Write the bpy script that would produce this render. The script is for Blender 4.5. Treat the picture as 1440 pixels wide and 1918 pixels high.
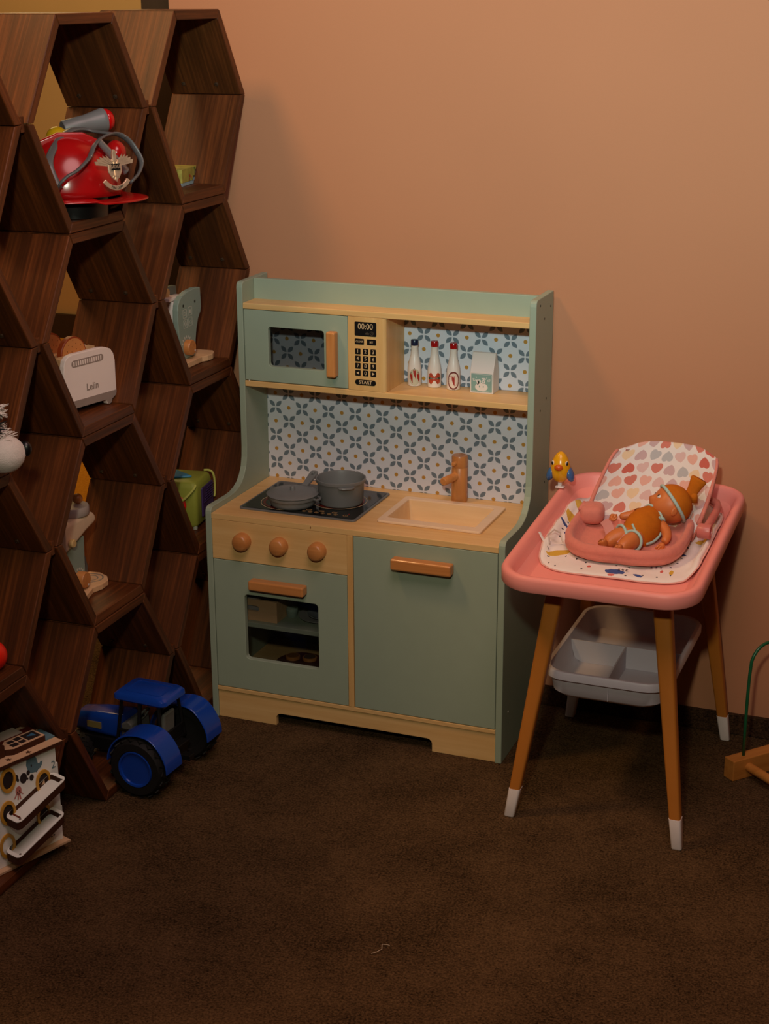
import bpy, bmesh, math, random
from mathutils import Vector, Matrix, Euler, noise
random.seed(7)
C = bpy.context.scene
for o in list(bpy.data.objects): bpy.data.objects.remove(o)
COL = C.collection
PI = math.pi

# ------------------------------------------------------------------ camera
cam = bpy.data.cameras.new('camera'); camo = bpy.data.objects.new('camera', cam); COL.objects.link(camo)
cam.sensor_fit = 'VERTICAL'; cam.sensor_height = 36.0; cam.lens = 3005.95/1918*36.0
R_ = Vector((0.93190345, 0.36268211, -0.00420072)); U_ = Vector((-0.10843407, 0.28963343, 0.95097557)); F_ = Vector((-0.3461185, 0.88576191, -0.30923749))
camo.matrix_world = Matrix(((R_.x, U_.x, -F_.x, 1.38375), (R_.y, U_.y, -F_.y, -2.59725), (R_.z, U_.z, -F_.z, 1.37545), (0, 0, 0, 1)))
cam.clip_start = 0.05
C.camera = camo

# ------------------------------------------------------------------ world, lights, exposure
w = bpy.data.worlds.new('world'); C.world = w; w.use_nodes = True
bg = w.node_tree.nodes['Background']; bg.inputs[0].default_value = (0.80, 0.50, 0.27, 1); bg.inputs[1].default_value = 0.006

def lamp(name, kind, loc, target, energy, color, **kw):
    l = bpy.data.lights.new(name, kind); l.energy = energy; l.color = color
    for k, v in kw.items(): setattr(l, k, v)
    o = bpy.data.objects.new(name, l); COL.objects.link(o); o.location = loc
    o.rotation_euler = (Vector(target)-Vector(loc)).to_track_quat('-Z', 'Y').to_euler()
    return o
# the photographer's flash, just above and left of the camera, tipped up towards the wall
FL = (1.2, -2.5, 1.75)
lamp('flash', 'SPOT', FL, (0.55, 0.29, 0.95), 69, (1.0, 0.97, 0.72), spot_size=math.radians(66), spot_blend=1.0, shadow_soft_size=0.05)
lamp('flash_core', 'SPOT', FL, (0.75, 0.29, 1.60), 166, (0.48, 0.88, 0.95), spot_size=math.radians(52), spot_blend=1.0, shadow_soft_size=0.05)
# the flash's bounce off the ceiling, and the tungsten ceiling lamp at the left
lamp('ceiling_bounce', 'AREA', (1.0, -1.3, 2.6), (0.8, -0.2, 0.4), 20.8, (1.0, 0.66, 0.62), shape='DISK', size=1.2)
lamp('ceiling_lamp', 'AREA', (-0.55, -0.8, 2.7), (0.2, -0.2, 0.4), 16.8, (1.0, 0.58, 0.24), shape='DISK', size=.35)
# the lit room behind the shelf
lamp('next_room_lamp', 'AREA', (-1.9, 2.0, 2.5), (-1.7, 1.9, 0), 26, (1.0, 0.66, 0.28), shape='RECTANGLE', size=1.2, size_y=1.2)

vs = C.view_settings; vs.view_transform = 'Standard'; vs.look = 'None'; vs.exposure = 0.0; vs.gamma = 1.0; vs.use_curve_mapping = False

# ------------------------------------------------------------------ materials
def lin(c):
    return tuple(((v/255)/12.92 if v/255 <= .04045 else (((v/255)+.055)/1.055)**2.4) for v in c)
class N:
    """tiny wrapper so that shader maths reads like maths"""
    def __init__(s, t, sock): s.t = t; s.k = sock
    def _m(s, op, a, b=None, c=None):
        n = s.t.nodes.new('ShaderNodeMath'); n.operation = op
        for i, v in enumerate((a, b, c)):
            if v is None: continue
            if isinstance(v, N): s.t.links.new(v.k, n.inputs[i])
            else: n.inputs[i].default_value = v
        return N(s.t, n.outputs[0])
    def __add__(s, o): return s._m('ADD', s, o)
    def __radd__(s, o): return s._m('ADD', o, s)
    def __sub__(s, o): return s._m('SUBTRACT', s, o)
    def __rsub__(s, o): return s._m('SUBTRACT', o, s)
    def __mul__(s, o): return s._m('MULTIPLY', s, o)
    def __rmul__(s, o): return s._m('MULTIPLY', o, s)
    def __truediv__(s, o): return s._m('DIVIDE', s, o)
    def __lt__(s, o): return s._m('LESS_THAN', s, o)
    def __gt__(s, o): return s._m('GREATER_THAN', s, o)
    def fract(s): return s._m('FRACT', s)
    def floor(s): return s._m('FLOOR', s)
    def abs(s): return s._m('ABSOLUTE', s)
    def sin(s): return s._m('SINE', s)
    def cos(s): return s._m('COSINE', s)
    def min(s, o): return s._m('MINIMUM', s, o)
    def max(s, o): return s._m('MAXIMUM', s, o)
    def sqrt(s): return s._m('SQRT', s)

def newmat(name, rough=.5, spec=.5, metal=0.0, coat=0.0):
    m = bpy.data.materials.new(name); m.use_nodes = True
    b = m.node_tree.nodes['Principled BSDF']
    b.inputs['Roughness'].default_value = rough; b.inputs['Specular IOR Level'].default_value = spec
    b.inputs['Metallic'].default_value = metal; b.inputs['Coat Weight'].default_value = coat
    return m, m.node_tree, b
MATS = {}
def plain(name, rgb, rough=.5, spec=.5, metal=0.0, coat=0.0, var=.06, scale=30, bump=0.0, bscale=200, sheen=0.0):
    """a colour with a little mottling and, if asked, fine relief"""
    if name in MATS: return MATS[name]
    m, t, b = newmat(name, rough, spec, metal, coat)
    c = lin(rgb)
    tc = t.nodes.new('ShaderNodeTexCoord')
    nz = t.nodes.new('ShaderNodeTexNoise'); nz.inputs['Scale'].default_value = scale; nz.inputs['Detail'].default_value = 4
    t.links.new(tc.outputs['Object'], nz.inputs['Vector'])
    r = t.nodes.new('ShaderNodeValToRGB')
    r.color_ramp.elements[0].position = .3; r.color_ramp.elements[1].position = .7
    r.color_ramp.elements[0].color = tuple(v*(1-var) for v in c)+(1,); r.color_ramp.elements[1].color = tuple(min(1, v*(1+var)) for v in c)+(1,)
    t.links.new(nz.outputs[0], r.inputs[0]); t.links.new(r.outputs[0], b.inputs['Base Color'])
    if bump:
        n2 = t.nodes.new('ShaderNodeTexNoise'); n2.inputs['Scale'].default_value = bscale; n2.inputs['Detail'].default_value = 2
        t.links.new(tc.outputs['Object'], n2.inputs['Vector'])
        bp = t.nodes.new('ShaderNodeBump'); bp.inputs['Strength'].default_value = bump; bp.inputs['Distance'].default_value = .002
        t.links.new(n2.outputs[0], bp.inputs['Height']); t.links.new(bp.outputs[0], b.inputs['Normal'])
    if sheen: b.inputs['Sheen Weight'].default_value = sheen
    MATS[name] = m; return m
def wood(name, dark, light, grain=(3, 60, 60), rough=.45, spec=.4, coat=0.0, big=.5, bump=.08, mid=None):
    """grain runs along the axis with the small scale"""
    if name in MATS: return MATS[name]
    m, t, b = newmat(name, rough, spec, 0, coat)
    tc = t.nodes.new('ShaderNodeTexCoord'); oi = t.nodes.new('ShaderNodeObjectInfo')
    ad = t.nodes.new('ShaderNodeVectorMath'); ad.operation = 'ADD'
    sc = t.nodes.new('ShaderNodeVectorMath'); sc.operation = 'SCALE'; sc.inputs[3].default_value = 9.0
    cb = t.nodes.new('ShaderNodeCombineXYZ')
    for i in range(3): t.links.new(oi.outputs['Random'], cb.inputs[i])
    t.links.new(cb.outputs[0], sc.inputs[0]); t.links.new(tc.outputs['Object'], ad.inputs[0]); t.links.new(sc.outputs[0], ad.inputs[1])
    mp = t.nodes.new('ShaderNodeMapping'); mp.inputs['Scale'].default_value = grain
    t.links.new(ad.outputs[0], mp.inputs[0])
    n1 = t.nodes.new('ShaderNodeTexNoise'); n1.inputs['Scale'].default_value = 1.0; n1.inputs['Detail'].default_value = 6; n1.inputs['Roughness'].default_value = .65; n1.inputs['Distortion'].default_value = .3
    t.links.new(mp.outputs[0], n1.inputs['Vector'])
    mp2 = t.nodes.new('ShaderNodeMapping'); mp2.inputs['Scale'].default_value = tuple(g*.22+2 for g in grain); t.links.new(ad.outputs[0], mp2.inputs[0])
    n2 = t.nodes.new('ShaderNodeTexNoise'); n2.inputs['Scale'].default_value = 1.0; n2.inputs['Detail'].default_value = 3
    t.links.new(mp2.outputs[0], n2.inputs['Vector'])
    k = N(t, n1.outputs[0])*(1-big*.6) + N(t, n2.outputs[0])*(big*.6)
    r = t.nodes.new('ShaderNodeValToRGB'); r.color_ramp.elements[0].position = .32; r.color_ramp.elements[1].position = .68
    r.color_ramp.elements[0].color = lin(dark)+(1,); r.color_ramp.elements[1].color = lin(light)+(1,)
    if mid:
        e = r.color_ramp.elements.new(.5); e.color = lin(mid)+(1,)
    t.links.new(k.k, r.inputs[0]); t.links.new(r.outputs[0], b.inputs['Base Color'])
    bp = t.nodes.new('ShaderNodeBump'); bp.inputs['Strength'].default_value = bump; bp.inputs['Distance'].default_value = .002
    t.links.new(n1.outputs[0], bp.inputs['Height']); t.links.new(bp.outputs[0], b.inputs['Normal'])
    MATS[name] = m; return m
def clear(name, rgb=(235, 238, 240), rough=.03, alpha=.16):
    """thin clear plastic: mostly see-through, with a glossy surface"""
    if name in MATS: return MATS[name]
    m, t, b = newmat(name, rough, .5)
    b.inputs['Base Color'].default_value = lin(rgb)+(1,); b.inputs['Alpha'].default_value = alpha
    MATS[name] = m; return m
def uvxy(t):
    u = t.nodes.new('ShaderNodeUVMap'); s = t.nodes.new('ShaderNodeSeparateXYZ'); t.links.new(u.outputs[0], s.inputs[0])
    return N(t, s.outputs[0]), N(t, s.outputs[1])
def objxyz(t):
    u = t.nodes.new('ShaderNodeTexCoord'); s = t.nodes.new('ShaderNodeSeparateXYZ'); t.links.new(u.outputs['Object'], s.inputs[0])
    return [N(t, s.outputs[i]) for i in range(3)]
def mixc(t, fac, a, b):
    n = t.nodes.new('ShaderNodeMix'); n.data_type = 'RGBA'
    t.links.new(fac.k, n.inputs[0])
    for i, v in ((6, a), (7, b)):
        if isinstance(v, tuple): n.inputs[i].default_value = lin(v)+(1,)
        else: t.links.new(v, n.inputs[i])
    return n.outputs[2]
def white(t, x, y, dim='COLOR'):
    n = t.nodes.new('ShaderNodeTexWhiteNoise'); n.noise_dimensions = '3D'
    c = t.nodes.new('ShaderNodeCombineXYZ'); t.links.new(x.k, c.inputs[0]); t.links.new(y.k, c.inputs[1]); t.links.new(c.outputs[0], n.inputs[0])
    return N(t, n.outputs['Value']), n

# ---- printed tile paper of the kitchen
def tile_print(name, ox, oz, p):
    m, t, b = newmat(name, .45, .4)
    x, y, z = objxyz(t)
    u = ((x-ox) + (z-oz))/p; v = ((x-ox) - (z-oz))/p
    fu = (u+.5).fract()-.5; fv = (v+.5).fract()-.5
    def petal(a, c):
        tt = (a.abs()-.25)/.20
        return (c.abs() < (1.0 - tt*tt)*.105)
    pet = petal(fu, fv).max(petal(fv, fu))
    du = u.fract()-.5; dv = v.fract()-.5
    dot = ((du*du+dv*dv).sqrt() < .095)
    c1 = mixc(t, pet, (218, 216, 222), (112, 124, 134))
    c2 = mixc(t, dot, c1, (190, 138, 58))
    t.links.new(c2, b.inputs['Base Color']); return m
# ---- hearts fabric of the carrier
def heart_print(name):
    m, t, b = newmat(name, .85, .2)
    b.inputs['Sheen Weight'].default_value = .2
    x, y = uvxy(t)
    Y = y*6.6; row = Y.floor(); X = x*8.0 + (row*.5).fract()
    col = X.floor()
    rnd, nn = white(t, col, row)
    rnd2, _ = white(t, row+17.3, col+4.1)
    lx = X.fract()-.5; ly = Y.fract()-.5
    flip = (rnd2 > .62)
    ang = (rnd2*6.0).fract()*.7-.35 + flip*PI
    ca = ang.cos(); sa = ang.sin()
    hx = (lx*ca - ly*sa)*2.70; hy = (lx*sa + ly*ca)*2.70+.12
    q = hx*hx + hy*hy - 1.0
    inside = ((q*q*q - hx*hx*hy*hy*hy) < 0.0)
    r = t.nodes.new('ShaderNodeValToRGB'); r.color_ramp.interpolation = 'CONSTANT'
    cols = [(196, 98, 84), (222, 168, 152), (180, 176, 176), (226, 196, 160), (196, 164, 164), (214, 178, 172), (203, 120, 104)]
    el = r.color_ramp.elements
    while len(el) < len(cols): el.new(.5)
    for i, c in enumerate(cols): el[i].position = i/len(cols); el[i].color = lin(c)+(1,)
    t.links.new(rnd.k, r.inputs[0])
    t.links.new(mixc(t, inside, (226, 214, 208), r.outputs[0]), b.inputs['Base Color']); return m
# ---- the changing mat: small scattered pictures on white cotton
def mat_print(name, shapes):
    m, t, b = newmat(name, .85, .2)
    x, y = uvxy(t)
    X = x*11.0; Y = y*12.0
    rnd, _ = white(t, X.floor(), Y.floor()); r2, _ = white(t, Y.floor()+3.3, X.floor()+9.1)
    ax = X.fract()-.3-rnd*.4; ay = Y.fract()-.3-r2*.4
    dots = ((ax*ax+ay*ay).sqrt() < .075)*(rnd > .35)
    cur = mixc(t, dots, (232, 224, 220), (48, 48, 62))
    for cx, cy, sx, sy, ang, c in shapes:
        dx = x-cx; dy = y-cy; ca, sa = math.cos(ang), math.sin(ang)
        a = (dx*ca + dy*sa)/sx; d = (dy*ca - dx*sa)/sy
        f = ((a*a + d*d + (a*9+d*4).sin()*.12) < 1.0)
        cur = mixc(t, f, cur, c)
    t.links.new(cur, b.inputs['Base Color'])
    n2 = t.nodes.new('ShaderNodeTexNoise'); n2.inputs['Scale'].default_value = 26
    u = t.nodes.new('ShaderNodeTexCoord'); t.links.new(u.outputs['Object'], n2.inputs['Vector'])
    bp = t.nodes.new('ShaderNodeBump'); bp.inputs['Strength'].default_value = .5; bp.inputs['Distance'].default_value = .006
    t.links.new(n2.outputs[0], bp.inputs['Height']); t.links.new(bp.outputs[0], b.inputs['Normal'])
    return m

# ------------------------------------------------------------------ geometry helpers
class MB:
    def __init__(s): s.v = []; s.f = []; s.uv = None
    def add(s, verts, faces):
        n = len(s.v); s.v += [tuple(p) for p in verts]; s.f += [tuple(i+n for i in f) for f in faces]; return s
    def box(s, x0, x1, y0, y1, z0, z1):
        return s.add([(x0, y0, z0), (x1, y0, z0), (x1, y1, z0), (x0, y1, z0), (x0, y0, z1), (x1, y0, z1), (x1, y1, z1), (x0, y1, z1)],
                     [(3, 2, 1, 0), (4, 5, 6, 7), (0, 1, 5, 4), (1, 2, 6, 5), (2, 3, 7, 6), (3, 0, 4, 7)])
    def prism(s, poly, fn, a, b):
        """poly of (p,q); fn(p,q,d)->xyz; extruded from d=a to d=b"""
        n = len(poly)
        vs = [fn(p, q, a) for p, q in poly] + [fn(p, q, b) for p, q in poly]
        fs = [tuple(range(n))[::-1], tuple(range(n, 2*n))] + [(i, (i+1) % n, n+(i+1) % n, n+i) for i in range(n)]
        return s.add(vs, fs)
    def ringprism(s, outer, inner, fn, a, b):
        n = len(outer); vs = []
        for d in (a, b):
            vs += [fn(p, q, d) for p, q in outer] + [fn(p, q, d) for p, q in inner]
        fs = []
        for i in range(n):
            j = (i+1) % n
            fs += [(i, n+i, n+j, j), (2*n+i, 2*n+j, 3*n+j, 3*n+i), (i, j, 2*n+j, 2*n+i), (n+i, 3*n+i, 3*n+j, n+j)]
        return s.add(vs, fs)
    def lathe(s, prof, n=28, c=(0, 0, 0), M=None):
        vs = []; fs = []; k = len(prof)
        for i in range(n):
            a = 2*PI*i/n
            for r, z in prof:
                p = Vector((r*math.cos(a), r*math.sin(a), z))
                if M: p = M @ p
                vs.append(p+Vector(c))
        for i in range(n):
            for j in range(k-1):
                i2 = (i+1) % n; fs.append((i*k+j, i2*k+j, i2*k+j+1, i*k+j+1))
        s.add(vs, fs)
        base = len(s.v)-n*k
        if prof[0][0] > 1e-6: s.f.append(tuple(base+i*k for i in range(n))[::-1])
        if prof[-1][0] > 1e-6: s.f.append(tuple(base+i*k+k-1 for i in range(n)))
        return s
    def loft(s, loops, cap0=True, cap1=True):
        n = len(loops[0]); vs = [p for L in loops for p in L]; fs = []
        for k in range(len(loops)-1):
            for i in range(n):
                j = (i+1) % n; fs.append((k*n+i, k*n+j, (k+1)*n+j, (k+1)*n+i))
        if cap0: fs.append(tuple(range(n))[::-1])
        if cap1: fs.append(tuple((len(loops)-1)*n+i for i in range(n)))
        return s.add(vs, fs)
    def tube(s, path, r, n=8, caps=True, flat=1.0, up=None):
        path = [Vector(p) for p in path]; rs = r if isinstance(r, (list, tuple)) else [r]*len(path)
        loops = []; prev = Vector(up) if up else None
        for i, p in enumerate(path):
            d = (path[min(i+1, len(path)-1)]-path[max(i-1, 0)]).normalized()
            if prev is None: prev = Vector((0, 0, 1)) if abs(d.z) < .9 else Vector((1, 0, 0))
            x = d.cross(prev).normalized(); y = x.cross(d).normalized(); prev = y
            loops.append([p + x*rs[i]*math.cos(2*PI*k/n)*flat + y*rs[i]*math.sin(2*PI*k/n) for k in range(n)])
        return s.loft(loops, caps, caps)
    def sphere(s, c, r, n=20, m=12, M=None, fn=None):
        if not isinstance(r, (tuple, list)): r = (r, r, r)
        vs = []; fs = []
        for j in range(m+1):
            th = PI*j/m
            for i in range(n):
                a = 2*PI*i/n
                d = Vector((math.sin(th)*math.cos(a), math.sin(th)*math.sin(a), math.cos(th)))
                p = Vector((d.x*r[0], d.y*r[1], d.z*r[2]))
                if fn: p = fn(p, d)
                if M: p = M @ p
                vs.append(p+Vector(c))
        for j in range(m):
            for i in range(n):
                i2 = (i+1) % n
                if j == 0: fs.append((i, n+i, n+i2))
                elif j == m-1: fs.append((j*n+i, (j+1)*n+i, j*n+i2))
                else: fs.append((j*n+i, (j+1)*n+i, (j+1)*n+i2, j*n+i2))
        return s.add(vs, fs)
    def grid(s, nu, nv, fn):
        """fn(a,b) with a,b in 0..1; also keeps uv"""
        n0 = len(s.v)
        vs = [fn(i/nu, j/nv) for j in range(nv+1) for i in range(nu+1)]
        fs = [(j*(nu+1)+i, j*(nu+1)+i+1, (j+1)*(nu+1)+i+1, (j+1)*(nu+1)+i) for j in range(nv) for i in range(nu)]
        s.add(vs, fs); s.uv = (s.uv or {})
        for j in range(nv+1):
            for i in range(nu+1): s.uv[n0+j*(nu+1)+i] = (i/nu, j/nv)
        return s

def link(name, me, mat, parent=None, smooth=False, bev=0, seg=2, mods=None):
    o = bpy.data.objects.new(name, me); COL.objects.link(o)
    if mat is not None:
        for mm in (mat if isinstance(mat, (list, tuple)) else [mat]):
            if mm.name not in [x.name for x in me.materials if x]: me.materials.append(mm)
    if parent is not None: o.parent = parent
    if smooth: me.shade_smooth()
    if smooth and smooth != 'all':
        try: me.set_sharp_from_angle(angle=math.radians(42))
        except Exception: pass
    if bev:
        b = o.modifiers.new('bevel', 'BEVEL'); b.width = bev; b.segments = seg; b.limit_method = 'ANGLE'; b.angle_limit = math.radians(40)
    return o
def mk(name, mb, mat, parent=None, smooth=False, bev=0, seg=2):
    me = bpy.data.meshes.new(name); me.from_pydata([tuple(v) for v in mb.v], [], mb.f); me.validate()
    if mb.uv:
        L = me.uv_layers.new(name='UVMap')
        for lp in me.loops: L.data[lp.index].uv = mb.uv.get(lp.vertex_index, (0, 0))
    bm = bmesh.new(); bm.from_mesh(me); bmesh.ops.recalc_face_normals(bm, faces=bm.faces); bm.to_mesh(me); bm.free()
    return link(name, me, mat, parent, smooth, bev, seg)
def thing(name, label, cat, loc=(0, 0, 0), rz=0, group=None, rot=None):
    o = bpy.data.objects.new(name, None); COL.objects.link(o); o.location = loc
    o.rotation_euler = rot if rot else (0, 0, rz); o.empty_display_size = .02
    return tag(o, label, cat, group)
def tag(o, label, cat, group=None):
    o['label'] = label; o['category'] = cat
    if group: o['group'] = group
    return o
def struct(name, mb, mat, parent=None, **k):
    o = mk(name, mb, mat, parent, **k); o['kind'] = 'structure'; return o
def rr(x0, x1, y0, y1, r, n=5):
    """rounded rectangle, constant point count"""
    pts = []
    for cx, cy, a0 in ((x1-r, y1-r, 0), (x0+r, y1-r, PI/2), (x0+r, y0+r, PI), (x1-r, y0+r, 1.5*PI)):
        for i in range(n+1):
            a = a0+PI/2*i/n; pts.append((cx+r*math.cos(a), cy+r*math.sin(a)))
    return pts
XZ = lambda p, q, d: (p, d, q)      # polygon in x,z; extruded along y
YZ = lambda p, q, d: (d, p, q)      # polygon in y,z; extruded along x
XY = lambda p, q, d: (p, q, d)
def ell(cx, cy, a, b, n=24, rot=0):
    return [(cx+a*math.cos(t)*math.cos(rot)-b*math.sin(t)*math.sin(rot), cy+a*math.cos(t)*math.sin(rot)+b*math.sin(t)*math.cos(rot)) for t in [2*PI*i/n for i in range(n)]]
def text(name, body, size, loc, rot, mat, parent=None, align='CENTER', ext=.0002, sx=1.0, bold=0.0):
    cu = bpy.data.curves.new(name, 'FONT'); cu.body = body; cu.size = size; cu.align_x = align; cu.align_y = 'CENTER'; cu.extrude = ext; cu.offset = bold
    o = bpy.data.objects.new(name, cu); COL.objects.link(o)
    me = bpy.data.meshes.new_from_object(o.evaluated_get(bpy.context.evaluated_depsgraph_get()))
    bpy.data.objects.remove(o); bpy.data.curves.remove(cu)
    M = Matrix.Translation(loc) @ Euler(rot).to_matrix().to_4x4() @ Matrix.Diagonal((sx, 1, 1, 1)); me.transform(M)
    return link(name, me, mat, parent)
def axis_M(d):
    return Vector(d).to_track_quat('Z', 'Y').to_matrix()
def skin(name, verts, edges, radii, mat, parent=None, sub=2, root=0):
    me = bpy.data.meshes.new(name); bm = bmesh.new()
    sk = bm.verts.layers.skin.verify()
    vs = [bm.verts.new(v) for v in verts]
    for a, b in edges: bm.edges.new((vs[a], vs[b]))
    for i, v in enumerate(vs):
        r = radii[i]; v[sk].radius = (r, r) if not isinstance(r, tuple) else r
        v[sk].use_root = (i == root)
    bm.to_mesh(me); bm.free()
    o = link(name, me, mat, parent)
    md = o.modifiers.new('skin', 'SKIN'); md.use_smooth_shade = True
    s = o.modifiers.new('sub', 'SUBSURF'); s.levels = sub; s.render_levels = sub
    return o

# ------------------------------------------------------------------ palette
M_wall = plain('wall_paint', (189, 130, 95), .75, .25, var=.02, scale=3, bump=.05, bscale=500)
M_far = plain('far_wall_paint', (196, 160, 110), .8, .2, var=.03, scale=3)
def carpet(name, d, l, s=1.0):
    m, t, b = newmat(name, 1.0, .05)
    tc = t.nodes.new('ShaderNodeTexCoord')
    def nz(sc, det, ro=.6):
        n = t.nodes.new('ShaderNodeTexNoise'); n.inputs['Scale'].default_value = sc*s; n.inputs['Detail'].default_value = det; n.inputs['Roughness'].default_value = ro
        t.links.new(tc.outputs['Object'], n.inputs['Vector']); return n
    a = nz(260, 3, .7); c = nz(70, 3); e = nz(7, 3)
    k = N(t, a.outputs[0])*.62 + N(t, c.outputs[0])*.16 + N(t, e.outputs[0])*.22
    r = t.nodes.new('ShaderNodeValToRGB'); r.color_ramp.elements[0].position = .38; r.color_ramp.elements[1].position = .64
    r.color_ramp.elements[0].color = lin(d)+(1,); r.color_ramp.elements[1].color = lin(l)+(1,)
    t.links.new(k.k, r.inputs[0]); t.links.new(r.outputs[0], b.inputs['Base Color'])
    bp = t.nodes.new('ShaderNodeBump'); bp.inputs['Strength'].default_value = .9; bp.inputs['Distance'].default_value = .006
    h = N(t, a.outputs[0])*.8 + N(t, c.outputs[0])*.6
    t.links.new(h.k, bp.inputs['Height']); t.links.new(bp.outputs[0], b.inputs['Normal']); return m
M_carpet = carpet('brown_carpet', (41, 29, 17), (116, 89, 60))
M_skirt = carpet('carpet_skirting', (40, 27, 18), (92, 66, 46))
M_farfloor = carpet('far_floor', (180, 118, 30), (205, 140, 45), .5)
M_walnut = wood('stained_board', (54, 28, 12), (122, 66, 30), grain=(5, 170, 170), rough=.45, spec=.3, big=.7, bump=.10, mid=(84, 44, 19))
M_dark = plain('dark_casing', (62, 46, 30), .7, .2)
M_green = plain('sage_paint', (154, 167, 146), .5, .35, var=.015, bump=.03, bscale=900)
M_maple = wood('pale_maple', (212, 164, 100), (234, 194, 132), grain=(4, 70, 70), rough=.42, spec=.4, big=.7, bump=.03)
M_maple_v = wood('pale_maple_upright', (208, 158, 94), (230, 188, 124), grain=(70, 70, 4), rough=.42, spec=.4, big=.7, bump=.03)
M_beech = wood('oiled_beech', (180, 110, 54), (212, 144, 82), grain=(5, 90, 90), rough=.35, spec=.5, coat=.15, big=.6, bump=.04)
M_beech_v = wood('oiled_beech_upright', (180, 110, 54), (212, 144, 82), grain=(90, 90, 5), rough=.35, spec=.5, coat=.15, big=.6, bump=.04)
M_black = plain('black_print', (22, 20, 20), .35, .4, var=.02)
M_cream = plain('cream_print', (214, 182, 140), .5, .3, var=.02)
M_grey = plain('grey_toy_metal', (118, 120, 120), .38, .5, var=.04)
M_white = plain('white_gloss', (226, 216, 208), .3, .5, var=.02)
M_red = plain('red_gloss', (176, 18, 20), .2, .6, var=.03)
M_blackhole = plain('shadow_hole', (40, 34, 26), .9, .1)

# ------------------------------------------------------------------ the room
struct('wall_back', MB().box(-.187, 4.2, .287, .41, 0, 3.0), M_wall)
struct('floor', MB().box(-4.5, 4.2, -4.6, .80, -.05, 0), M_carpet)
struct('baseboard_back', MB().box(-.187, 4.2, .279, .2868, .0002, .043), M_skirt, bev=.002)
struct('trim_1', MB().box(-.272, -.1875, .33, .41, 0, 3.0), M_dark)
struct('floor_far', MB().box(-6.5, -.27, .8002, 4.0, -.05, 0), M_farfloor)
struct('wall_far', MB().box(-6.5, 1.0, 3.08, 3.2, 0, 3.0), M_far)
struct('baseboard_far', MB().box(-6.5, 1.0, 3.06, 3.0798, .0002, .10), M_dark)

# ------------------------------------------------------------------ honeycomb shelf
SX, SY, TH = -.02225, .0911, .01711
HA, HB, HH, HG, HV, DEPTH, BT = .19112, .08983, .16802, .00946, .01007, .148, .0165
shelf = thing('honeycomb_shelf', 'tall dark-stained wooden shelf of stacked hexagon cells standing out from the wall', 'shelf', (SX, SY, 0), TH)
hexv = [(HB, HH), (-HB, HH), (-HA, HV), (-HB, -HH), (HB, -HH), (HA, HV)]
sc = .9965
hexv = [(y*sc, z*sc) for y, z in hexv]
def inset(poly, t):
    out = []; n = len(poly)
    for i in range(n):
        p0, p1, p2 = Vector(poly[i-1]), Vector(poly[i]), Vector(poly[(i+1) % n])
        d1 = (p1-p0).normalized(); d2 = (p2-p1).normalized()
        n1 = Vector((-d1.y, d1.x)); n2 = Vector((-d2.y, d2.x))
        b = (n1+n2).normalized(); out.append(p1 + b*t/ b.dot(n1))
    return out
hexin = inset(hexv, BT)
bmesh_boards = []
for i in range(6):
    j = (i+1) % 6
    a, b2 = Vector(hexv[i]), Vector(hexv[j]); d = (b2-a).normalized(); nrm = Vector((-d.y, d.x))
    poly = [((Vector(p)-a).dot(d), (Vector(p)-a).dot(nrm)) for p in (hexv[i], hexv[j], hexin[j], hexin[i])]
    e = .0006
    poly = [(poly[0][0]+e, poly[0][1]), (poly[1][0]-e, poly[1][1]), (poly[2][0]-e, poly[2][1]), (poly[3][0]+e, poly[3][1])]
    mb = MB().prism(poly, lambda p, q, dd: (p, dd, q), 0, DEPTH)
    me = bpy.data.meshes.new('board'); me.from_pydata(mb.v, [], mb.f)
    bm = bmesh.new(); bm.from_mesh(me); bmesh.ops.recalc_face_normals(bm, faces=bm.faces); bm.to_mesh(me); bm.free()
    me.materials.append(M_walnut)
    # local x -> along the board, local y -> away from the room (-x), local z -> into the cell
    ex = Vector((0, d.x, d.y)); ez = Vector((0, nrm.x, nrm.y)); ey = ez.cross(ex)
    Mx = Matrix(((ex.x, ey.x, ez.x, 0), (ex.y, ey.y, ez.y, a.x), (ex.z, ey.z, ez.z, a.y), (0, 0, 0, 1)))
    if ey.x > 0: Mx = Mx @ Matrix.Translation((0, -DEPTH, 0))
    bmesh_boards.append((me, Mx))
bolt_me = None
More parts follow.
